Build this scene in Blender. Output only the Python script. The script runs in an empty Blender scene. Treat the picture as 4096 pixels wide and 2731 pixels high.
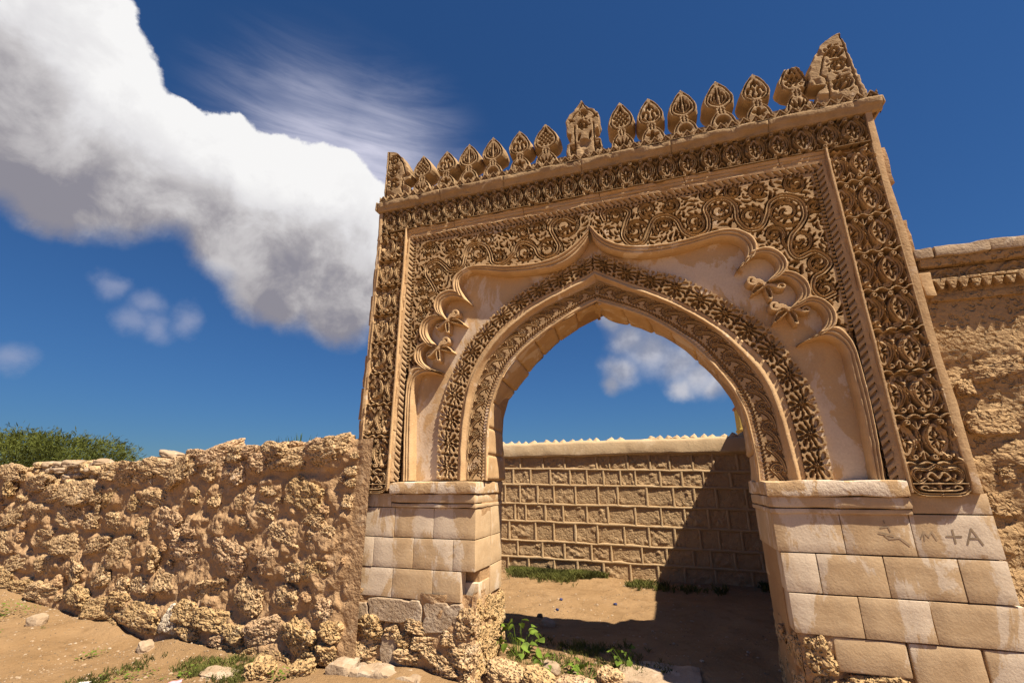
import bpy, bmesh, math, random
import numpy as np
from mathutils import Vector, Matrix
random.seed(7); rng = np.random.default_rng(7)
R_ = math.radians
scn = bpy.context.scene
COL = scn.collection

# ------------------------------------------------------------------ camera, sky, sun, exposure
cam = bpy.data.cameras.new('camera'); camo = bpy.data.objects.new('camera', cam); COL.objects.link(camo)
F_PX, YAW, PITCH, ROLL = 1801.72, 0.313877, 0.29793, -0.003732
CAM = Vector((0.49184, -4.1, 1.6))
cam.sensor_fit = 'HORIZONTAL'; cam.sensor_width = 36.0; cam.lens = F_PX*36.0/4096.0
cam.clip_start = 0.05; cam.clip_end = 3000
_f = Vector((-math.sin(YAW)*math.cos(PITCH), math.cos(YAW)*math.cos(PITCH), math.sin(PITCH)))
_r = Vector((math.cos(YAW), math.sin(YAW), 0)); _u = _r.cross(_f)
_c, _s = math.cos(ROLL), math.sin(ROLL)
_rr = _c*_r + _s*_u; _uu = -_s*_r + _c*_u
M = Matrix((( _rr.x, _uu.x, -_f.x, CAM.x), (_rr.y, _uu.y, -_f.y, CAM.y), (_rr.z, _uu.z, -_f.z, CAM.z), (0,0,0,1)))
camo.matrix_world = M
scn.camera = camo
SUN = Vector((0.596, -0.255, 1.0)).normalized()
sl = bpy.data.lights.new('sun', 'SUN'); sl.energy = 5.0; sl.angle = R_(0.5); sl.color = (1.0, 0.87, 0.68)
so = bpy.data.objects.new('sun', sl); COL.objects.link(so)
so.rotation_mode = 'QUATERNION'; so.rotation_quaternion = SUN.to_track_quat('Z', 'Y'); so.location = SUN*40
vs = scn.view_settings; vs.view_transform = 'Standard'; vs.look = 'None'; vs.gamma = 1.0; vs.exposure = 1.02; vs.use_curve_mapping = False

class NT:
    def __init__(s, tree): s.t = tree; s.n = tree.nodes; s.l = tree.links
    def add(s, typ, ins=None, **kw):
        n = s.n.new(typ)
        for k, v in kw.items(): setattr(n, k, v)
        if ins:
            for k, v in ins.items(): s.put(n.inputs[k], v)
        return n
    def put(s, sock, v):
        if isinstance(v, bpy.types.NodeSocket): s.l.new(v, sock)
        else: sock.default_value = v
    def math(s, op, a, b=0.0, clamp=False):
        n = s.n.new('ShaderNodeMath'); n.operation = op; n.use_clamp = clamp
        s.put(n.inputs[0], a); s.put(n.inputs[1], b); return n.outputs[0]
    def vm(s, op, a, b=None, out=0):
        n = s.n.new('ShaderNodeVectorMath'); n.operation = op; s.put(n.inputs[0], a)
        if b is not None:
            if op == 'SCALE': s.put(n.inputs['Scale'], b)
            else: s.put(n.inputs[1], b)
        return n.outputs[1] if out else n.outputs[0]
    def mr(s, v, a, b, c=0.0, d=1.0, smooth=True):
        n = s.n.new('ShaderNodeMapRange'); n.interpolation_type = 'SMOOTHSTEP' if smooth else 'LINEAR'
        s.put(n.inputs['Value'], v)
        for k, x in zip(('From Min','From Max','To Min','To Max'), (a,b,c,d)): s.put(n.inputs[k], x)
        return n.outputs[0]
    def noise(s, vec, scale, detail=4, rough=.55, dist=0.0, col=False):
        n = s.add('ShaderNodeTexNoise', {'Scale':scale,'Detail':detail,'Roughness':rough,'Distortion':dist})
        if vec is not None: s.l.new(vec, n.inputs['Vector'])
        return n.outputs['Color' if col else 'Fac']
    def mix(s, f, a, b):
        n = s.n.new('ShaderNodeMix'); n.data_type = 'RGBA'
        s.put(n.inputs[0], f); s.put(n.inputs[6], a); s.put(n.inputs[7], b); return n.outputs[2]

# world: physical sky with a bank of clouds laid in by direction
w = bpy.data.worlds.new('World'); scn.world = w; w.use_nodes = True
w.node_tree.nodes.clear(); nt = NT(w.node_tree)
sky = nt.add('ShaderNodeTexSky', sky_type='NISHITA', sun_disc=False)
sky.sun_elevation = math.asin(SUN.z); sky.sun_rotation = math.atan2(SUN.x, SUN.y)
sky.altitude = 2500; sky.air_density = 1.0; sky.dust_density = 0.0; sky.ozone_density = 3.0
hsv = nt.add('ShaderNodeHueSaturation', {'Color':sky.outputs[0],'Saturation':1.12,'Value':1.0,'Hue':0.5})
tc = nt.add('ShaderNodeTexCoord'); D = tc.outputs['Generated']
def mk_dir(x, y):      # direction seen at a point of the photograph (0..2352, 0..1568), turned into the world
    v = M.to_3x3() @ Vector(((x*4096/2352-2048)/F_PX, -(y*4096/2352-1365.5)/F_PX, -1.0)); return v.normalized()
# cloud bank: (x, y, radius) of its lobes
BL = [(-60,40,.13),(60,60,.13),(150,60,.085),(130,180,.12),(215,40,.055),(235,130,.055),(20,300,.12),(130,280,.13),(255,300,.085),(240,390,.12),(345,330,.075),(410,410,.11),(420,300,.045),
      (520,345,.060),(560,460,.13),(650,400,.075),(755,430,.080),(815,520,.11),(690,540,.14),(560,550,.10),(640,650,.10),(780,690,.11),(920,610,.15),(130,450,.075)]
BC = [(20,120,.19),(110,280,.18),(230,360,.16),(390,420,.15),(560,460,.16),(700,500,.17),(830,560,.18),(640,620,.15),(800,690,.15)]
SM = [(1440,770,.055),(1490,795,.07),(1420,850,.05),(1400,880,.03),(1550,825,.065),(1600,860,.055),(1640,880,.04),(1560,890,.04),(1400,735,.03)]
SM2 = [(250,650,.025),(290,730,.030),(345,745,.03),(20,820,.028),(330,690,.028),(420,720,.03)]
def density(vec, lobes, amp, amp2, k):
    wn = nt.vm('SUBTRACT', nt.noise(vec, 5.5, 3, .5, col=True), (.5,.5,.5))
    p = nt.vm('ADD', vec, nt.vm('SCALE', wn, amp))
    wn2 = nt.vm('SUBTRACT', nt.noise(vec, 15.0, 7, .62, col=True), (.5,.5,.5))
    p = nt.vm('ADD', p, nt.vm('SCALE', wn2, amp2))
    acc = None
    for x, y, r in lobes:
        d = nt.vm('DISTANCE', p, tuple(mk_dir(x,y)), out=1)
        v = nt.math('SUBTRACT', 1.0, nt.math('DIVIDE', d, r))
        acc = v if acc is None else nt.add('ShaderNodeMath', {0:acc,1:v,2:k}, operation='SMOOTH_MAX').outputs[0]
    return acc
axis_up = (mk_dir(700,150)-mk_dir(560,620)).normalized()          # across the bank, towards its sunny upper side
mid = mk_dir(560,430)
h = nt.vm('DOT_PRODUCT', nt.vm('SUBTRACT', D, tuple(mid)), tuple(axis_up), out=1)
d0 = density(D, BL, .05, .045, .28)
d1 = density(nt.vm('ADD', D, tuple(axis_up*.055+(mk_dir(900,400)-mk_dir(800,400))*.25)), BC, .05, .045, .30)
edge = nt.mr(h, -.16, .06, .45, .09)                                # soft underside, crisp top
alpha = nt.math('DIVIDE', nt.math('ADD', d0, .02), edge, clamp=True)
alpha = nt.mr(alpha, 0, 1)
lit = nt.mr(d1, .05, .80, 1.0, 0.0)
fine = nt.noise(D, 10.0, 7, .6, .25)
axis_al = (mk_dir(900,560)-mk_dir(60,200)).normalized()
al = nt.mr(nt.vm('DOT_PRODUCT', nt.vm('SUBTRACT', D, tuple(mid)), tuple(axis_al), out=1), -.46, -.05, .38, 0)
grad = nt.mr(h, -.24, .12)
sh = nt.math('ADD', nt.math('MULTIPLY', lit, .55), nt.math('ADD', nt.math('MULTIPLY', grad, .62), nt.math('SUBTRACT', nt.mr(fine, .3, .7, -.20, .20), al)), clamp=True)
cr_ = nt.add('ShaderNodeValToRGB', {'Fac':sh}); e = cr_.color_ramp.elements
e[0].position=0.02; e[0].color=(.29,.28,.325,1); e[1].position=1.0; e[1].color=(1,.99,.985,1)
for ps,c_ in ((.16,(.40,.38,.405,1)),(.36,(.60,.575,.585,1)),(.62,(.80,.785,.80,1))):
    q = e.new(ps); q.color = c_
ds = density(D, SM, .05, .05, .3)
a2 = nt.mr(ds, -.1, .9, 0, .8)
sm_col = nt.mix(nt.mr(nt.noise(D, 14, 4, .55), .35, .65), (.36,.37,.44,1), (.70,.68,.71,1))
# thin high streaks above the bank
fan = nt.vm('SUBTRACT', D, tuple(mk_dir(640,520)))
sv = nt.add('ShaderNodeMapping', {'Vector':D, 'Rotation':(0.0, R_(-32), R_(25)), 'Scale':(3.0, 3.0, 24.0)}).outputs[0]
st = nt.mr(nt.noise(sv, 1.1, 6, .62, .5), .36, .70)
wm = None
for x,y,r,s_ in ((740,370,.26,.85),(860,420,.27,1.0),(640,290,.19,.42),(920,520,.20,.9)):
    v = nt.mr(nt.vm('DISTANCE', D, tuple(mk_dir(x,y)), out=1), .03, r, s_, 0)
    wm = v if wm is None else nt.math('MAXIMUM', wm, v)
wisp = nt.math('MULTIPLY', wm, nt.math('ADD', nt.math('MULTIPLY', wm, .62), nt.math('MULTIPLY', st, .45)))
CS = 0.46     # cloud brightness against the sky
SKY = 0.052
b0 = nt.vm('SCALE', hsv.outputs[0], SKY)
lum = nt.vm('DOT_PRODUCT', b0, (.25,.6,.15), out=1)
base = nt.vm('MULTIPLY', nt.vm('SCALE', b0, nt.math('DIVIDE', 1.15, nt.math('ADD', 1.0, nt.math('MULTIPLY', lum, 5.0)))), (.62,.90,1.12))    # deep polarised blue
m1 = nt.mix(nt.math('MULTIPLY', wisp, .9), base, (.36,.355,.42,1))
m1 = nt.mix(nt.mr(density(D, SM2, .06, .05, .3), -.2, 1.0, 0, .5), m1, (.20,.215,.285,1))
m1 = nt.mix(a2, m1, nt.vm('SCALE', sm_col, CS))
m2 = nt.mix(alpha, m1, nt.vm('SCALE', cr_.outputs[0], CS))
bg = nt.add('ShaderNodeBackground', {'Color':m2,'Strength':1.0})
wo = nt.add('ShaderNodeOutputWorld'); nt.l.new(bg.outputs[0], wo.inputs[0])

# ------------------------------------------------------------------ helpers
def _h(ix, iy, iz, seed):
    n = (ix*374761393 + iy*668265263 + iz*2147483647 + seed*974634777).astype(np.int64) & 0xffffffff
    n = ((n ^ (n >> 13)) * 1274126177) & 0xffffffff
    n = ((n ^ (n >> 16)) * 2246822519) & 0xffffffff
    return ((n ^ (n >> 15)) & 0xffff).astype(np.float64)/65535.0
def vnoise(p, seed=0):
    p = np.asarray(p, float); i = np.floor(p).astype(np.int64); f = p - i; f = f*f*(3-2*f)
    r = 0
    for dx in (0,1):
        wx = f[...,0] if dx else 1-f[...,0]
        for dy in (0,1):
            wy = f[...,1] if dy else 1-f[...,1]
            for dz in (0,1):
                wz = f[...,2] if dz else 1-f[...,2]
                r = r + wx*wy*wz*_h(i[...,0]+dx, i[...,1]+dy, i[...,2]+dz, seed)
    return r*2-1
def fbm(p, oct=4, seed=0, gain=.5):
    p = np.asarray(p, float); a = 1; s = 0
    for k in range(oct): s = s + a*vnoise(p*(2.03**k) + 17.3*k, seed+k); a *= gain
    return s
def mesh_np(name, V, Fq, smooth=True):
    V = np.asarray(V, np.float32).reshape(-1,3); Fq = np.asarray(Fq, np.int32)
    k = Fq.shape[1]; me = bpy.data.meshes.new(name)
    me.vertices.add(len(V)); me.vertices.foreach_set('co', V.ravel())
    me.loops.add(Fq.size); me.loops.foreach_set('vertex_index', Fq.ravel())
    me.polygons.add(len(Fq)); me.polygons.foreach_set('loop_start', np.arange(0, Fq.size, k, dtype=np.int32))
    me.polygons.foreach_set('loop_total', np.full(len(Fq), k, np.int32))
    me.polygons.foreach_set('use_smooth', np.full(len(Fq), smooth, bool))
    me.update(calc_edges=True); me.validate(); return me
def grid_faces(nv, nu, mask=None, flip=False):
    i = np.arange(nv*nu).reshape(nv, nu)
    q = np.stack([i[:-1,:-1], i[:-1,1:], i[1:,1:], i[1:,:-1]], -1)
    if mask is not None:
        m = mask[:-1,:-1] | mask[:-1,1:] | mask[1:,1:] | mask[1:,:-1]; q = q[m]
    q = q.reshape(-1,4)
    return q[:, ::-1] if flip else q
def compact(V, Fq):
    u, inv = np.unique(Fq, return_inverse=True); return V.reshape(-1,3)[u], inv.reshape(Fq.shape)
def ob(name, me, m, parent=None, loc=None, smooth=None):
    o = bpy.data.objects.new(name, me); COL.objects.link(o)
    if m is not None and len(me.materials) == 0: me.materials.append(m)
    if parent is not None: o.parent = parent
    if loc is not None: o.location = loc
    return o
def surf(name, P, m, parent=None, mask=None, flip=False, smooth=True):
    nv, nu = P.shape[:2]; q = grid_faces(nv, nu, mask, flip); V = P.reshape(-1,3)
    if mask is not None: V, q = compact(V, q)
    return ob(name, mesh_np(name, V, q, smooth), m, parent)
def thing(name, label, cat, loc=(0,0,0), group=None):
    o = bpy.data.objects.new(name, None); COL.objects.link(o); o.location = loc; o.empty_display_size = .2
    return tag(o, label, cat, group)
def tag(o, label, cat, group=None):
    o['label'] = label; o['category'] = cat; o['kind'] = 'thing'
    if group: o['group'] = group
    return o
def bm_mesh(name, bm, smooth=False):
    me = bpy.data.meshes.new(name); bm.to_mesh(me); bm.free()
    if smooth:
        for p in me.polygons: p.use_smooth = True
    return me
def resample(pts, n):
    P = np.asarray(pts, float); d = np.r_[0, np.cumsum(np.linalg.norm(np.diff(P, axis=0), axis=1))]
    t = np.linspace(0, d[-1], n); return np.stack([np.interp(t, d, P[:,k]) for k in range(P.shape[1])], -1)
def cr(pts, n=8):
    P = np.asarray(pts, float); P = np.vstack([2*P[0]-P[1], P, 2*P[-1]-P[-2]]); out = []
    t = np.linspace(0, 1, n, endpoint=False)[:,None]
    for i in range(1, len(P)-2):
        a,b,c,d = P[i-1:i+3]
        out.append(.5*((2*b)+(-a+c)*t+(2*a-5*b+4*c-d)*t*t+(-a+3*b-3*c+d)*t**3))
    return np.vstack(out+[P[-2:-1]])
def smooth_line(pts, n): return resample(cr(pts, 10), n)
def rough_box(name, x0, x1, y0, y1, z0, z1, m, parent, amp=.004, step=.06, bev=.012, seed=None, jit=.0):
    """block with softened, slightly uneven faces (front is -y)"""
    seed = rng.integers(1<<20) if seed is None else seed
    bm = bmesh.new(); r = bmesh.ops.create_cube(bm, size=1)
    bmesh.ops.transform(bm, matrix=Matrix.Diagonal((x1-x0, y1-y0, z1-z0, 1)), verts=bm.verts)
    bmesh.ops.translate(bm, vec=((x0+x1)/2,(y0+y1)/2,(z0+z1)/2), verts=bm.verts)
    bmesh.ops.bevel(bm, geom=bm.edges[:], offset=bev, segments=2, affect='EDGES', profile=.6)
    n = int(max(x1-x0, z1-z0)/step)
    if n > 1:
        es = [e for e in bm.edges if e.calc_length() > step*1.6]
        bmesh.ops.subdivide_edges(bm, edges=es, cuts=min(n, 9), use_grid_fill=True)
    co = np.array([v.co[:] for v in bm.verts])
    d = np.stack([fbm(co*9, 3, seed+k) for k in range(3)], -1)*amp
    for v, q in zip(bm.verts, co+d): v.co = q
    me = bm_mesh(name, bm, True); me.set_sharp_from_angle(angle=R_(32))
    return ob(name, me, m, parent)

# ------------------------------------------------------------------ materials
def stone_mat(name, c1, c2, c3, patch=.5, pscale=3.0, bump=.25, fs=60, pits=0.0, rough=.92, dark=None, streak=1.0, pitscale=22):
    m = bpy.data.materials.new(name); m.use_nodes = True; m.node_tree.nodes.clear(); n = NT(m.node_tree)
    P = n.add('ShaderNodeNewGeometry').outputs['Position']
    if streak != 1.0:
        P2 = n.add('ShaderNodeMapping', {'Vector':P,'Scale':(1,1,streak)}).outputs[0]
    else: P2 = P
    a = n.noise(P, pscale*1.7, 5, .6, .3)
    col = n.mix(n.mr(a, .32, .68), c1, c2)
    b = n.noise(P2, pscale, 8, .68, .5)
    pt = n.mr(b, .73-.3*patch, .775-.3*patch)
    col = n.mix(n.math('MULTIPLY', pt, .66), col, c3)
    if dark is not None:
        e = n.noise(P2, pscale*.8, 6, .6, .2)
        col = n.mix(n.math('MULTIPLY', n.mr(e, .55, .75), .7), col, dark)
    sp = n.noise(P, fs*1.5, 3, .6)
    col = n.mix(n.mr(sp, .25, .75, .0, .22), col, tuple(x*.55 for x in c1[:3])+(1,))
    bs = n.add('ShaderNodeBsdfPrincipled', {'Base Color':col,'Roughness':rough})
    bs.inputs['Specular IOR Level'].default_value = .15
    hgt = n.math('ADD', n.math('MULTIPLY', n.noise(P, fs, 4, .6), .5), n.noise(P, fs*.25, 4, .6))
    if pits > 0:
        vo = n.add('ShaderNodeTexVoronoi', {'Vector':n.vm('ADD', P, n.vm('SCALE', n.noise(P, 14, 3, .6, col=True), .08)),'Scale':pitscale}, feature='F1')
        hgt = n.math('ADD', hgt, n.math('MULTIPLY', n.mr(vo.outputs['Distance'], .12, .5), pits))
    bp = n.add('ShaderNodeBump', {'Height':hgt,'Strength':bump,'Distance':.02})
    n.l.new(bp.outputs[0], bs.inputs['Normal'])
    o = n.add('ShaderNodeOutputMaterial'); n.l.new(bs.outputs[0], o.inputs[0]); return m
def flat_mat(name, c, rough=.7, var=.25, sc=8, trans=0):
    m = bpy.data.materials.new(name); m.use_nodes = True; m.node_tree.nodes.clear(); n = NT(m.node_tree)
    P = n.add('ShaderNodeNewGeometry').outputs['Position']
    col = n.mix(n.mr(n.noise(P, sc, 4), .3, .7), tuple(x*(1-var) for x in c[:3])+(1,), tuple(min(1,x*(1+var)) for x in c[:3])+(1,))
    bs = n.add('ShaderNodeBsdfPrincipled', {'Base Color':col,'Roughness':rough})
    bs.inputs['Specular IOR Level'].default_value = .2
    o = n.add('ShaderNodeOutputMaterial')
    if trans:
        tr = n.add('ShaderNodeBsdfTranslucent', {'Color':col})
        mx = n.add('ShaderNodeMixShader', {0:trans, 1:bs.outputs[0], 2:tr.outputs[0]}); n.l.new(mx.outputs[0], o.inputs[0])
    else: n.l.new(bs.outputs[0], o.inputs[0])
    return m
M_carve = stone_mat('carved_stucco', (.47,.325,.185,1), (.40,.27,.145,1), (.68,.56,.43,1), .34, 2.2, .22, 70, dark=(.33,.20,.10,1))
M_mould = stone_mat('moulding_stucco', (.55,.38,.215,1), (.47,.31,.165,1), (.74,.61,.47,1), .42, 3.4, .25, 60, dark=(.38,.235,.12,1))
M_field = stone_mat('field_plaster', (.53,.375,.22,1), (.56,.37,.19,1), (.70,.61,.52,1), .80, 2.6, .16, 50, streak=.6, dark=(.38,.235,.125,1))
M_block = stone_mat('plaster_block', (.545,.40,.25,1), (.47,.33,.195,1), (.69,.60,.50,1), .74, 3.4, .14, 60, pits=.10, pitscale=26, streak=.45, dark=(.40,.265,.15,1))
M_vous  = stone_mat('voussoir_plaster', (.56,.38,.205,1), (.47,.30,.155,1), (.70,.59,.48,1), .6, 3.0, .14, 50)
M_core  = stone_mat('core_plaster', (.42,.27,.145,1), (.36,.22,.115,1), (.55,.43,.31,1), .4, 2.5, .5, 40)
M_cap   = stone_mat('ledge_plaster', (.54,.38,.22,1), (.45,.30,.165,1), (.74,.66,.57,1), .70, 5.0, .35, 45, streak=.7)
M_coral = stone_mat('coral_stone', (.55,.39,.225,1), (.46,.31,.165,1), (.64,.50,.34,1), .5, 6.0, 1.0, 42, pits=1.8, pitscale=34, dark=(.27,.17,.09,1))
M_coral2= stone_mat('coral_stone_ochre', (.52,.36,.185,1), (.43,.285,.14,1), (.60,.475,.31,1), .45, 6.0, 1.0, 42, pits=2.0, pitscale=30, dark=(.28,.18,.09,1))
M_coral3= stone_mat('coral_stone_rosy', (.56,.39,.24,1), (.47,.315,.185,1), (.64,.51,.37,1), .5, 6.0, 1.0, 44, pits=1.8, pitscale=36, dark=(.28,.175,.10,1))
M_white = stone_mat('white_limestone', (.58,.51,.41,1), (.48,.40,.30,1), (.68,.62,.54,1), .6, 5.0, .8, 34, pits=.6)
M_mortar= stone_mat('mud_mortar', (.45,.295,.165,1), (.375,.24,.13,1), (.54,.39,.245,1), .5, 3.2, .8, 36, pits=.4, pitscale=16)
M_plast = stone_mat('grey_plaster', (.40,.305,.215,1), (.33,.24,.16,1), (.48,.395,.305,1), .6, 5.0, .5, 50, pits=.3)
M_rib   = stone_mat('back_wall_mortar', (.47,.34,.20,1), (.42,.295,.17,1), (.53,.41,.27,1), .45, 3.0, .3, 45)
M_rblk  = stone_mat('back_wall_stone', (.45,.315,.18,1), (.39,.265,.15,1), (.51,.38,.235,1), .5, 4.0, .6, 36, pits=.5, dark=(.28,.18,.10,1))
M_rcop  = stone_mat('back_wall_coping', (.53,.40,.255,1), (.48,.35,.215,1), (.60,.47,.32,1), .5, 2.0, .3, 45)
M_rwall = stone_mat('right_wall_plaster', (.43,.29,.155,1), (.36,.235,.12,1), (.52,.39,.25,1), .4, 3.0, 1.0, 36, pits=.9, dark=(.27,.165,.08,1))
M_coping= stone_mat('grey_coping', (.42,.32,.225,1), (.35,.255,.17,1), (.52,.43,.33,1), .5, 4.0, .45, 45)
M_merl  = stone_mat('weathered_dimmed_merlon', (.39,.27,.155,1), (.31,.21,.115,1), (.56,.45,.33,1), .34, 4.0, .35, 60, dark=(.24,.155,.085,1))  # weathering, with the lens vignette up high also put into the colour
M_leaf  = flat_mat('fresh_leaf', (.14,.215,.03,1), .6, .45, 9, .3)
M_grass = flat_mat('dry_green_grass', (.095,.10,.025,1), .8, .5, 3, .15)
M_acacia= flat_mat('acacia_leaf', (.085,.10,.02,1), .8, .5, 1.2, .25)
M_bark  = flat_mat('grey_bark', (.16,.12,.08,1), .9, .3, 12)
M_aloe  = flat_mat('spiky_leaf', (.07,.12,.03,1), .6, .3, 9)
M_yell  = stone_mat('yellow_paint', (.62,.45,.12,1), (.56,.40,.10,1), (.68,.54,.22,1), .3, 2.0, .2, 40)
M_red   = flat_mat('red_tile', (.34,.12,.07,1))
M_blue  = flat_mat('blue_plastic', (.03,.04,.12,1), .4)
M_paper = flat_mat('white_paper', (.75,.72,.70,1), .6)
M_pink  = flat_mat('pink_wrapper', (.72,.35,.42,1), .5)
M_ink   = flat_mat('charcoal_mark', (.31,.23,.155,1), .95)
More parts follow.
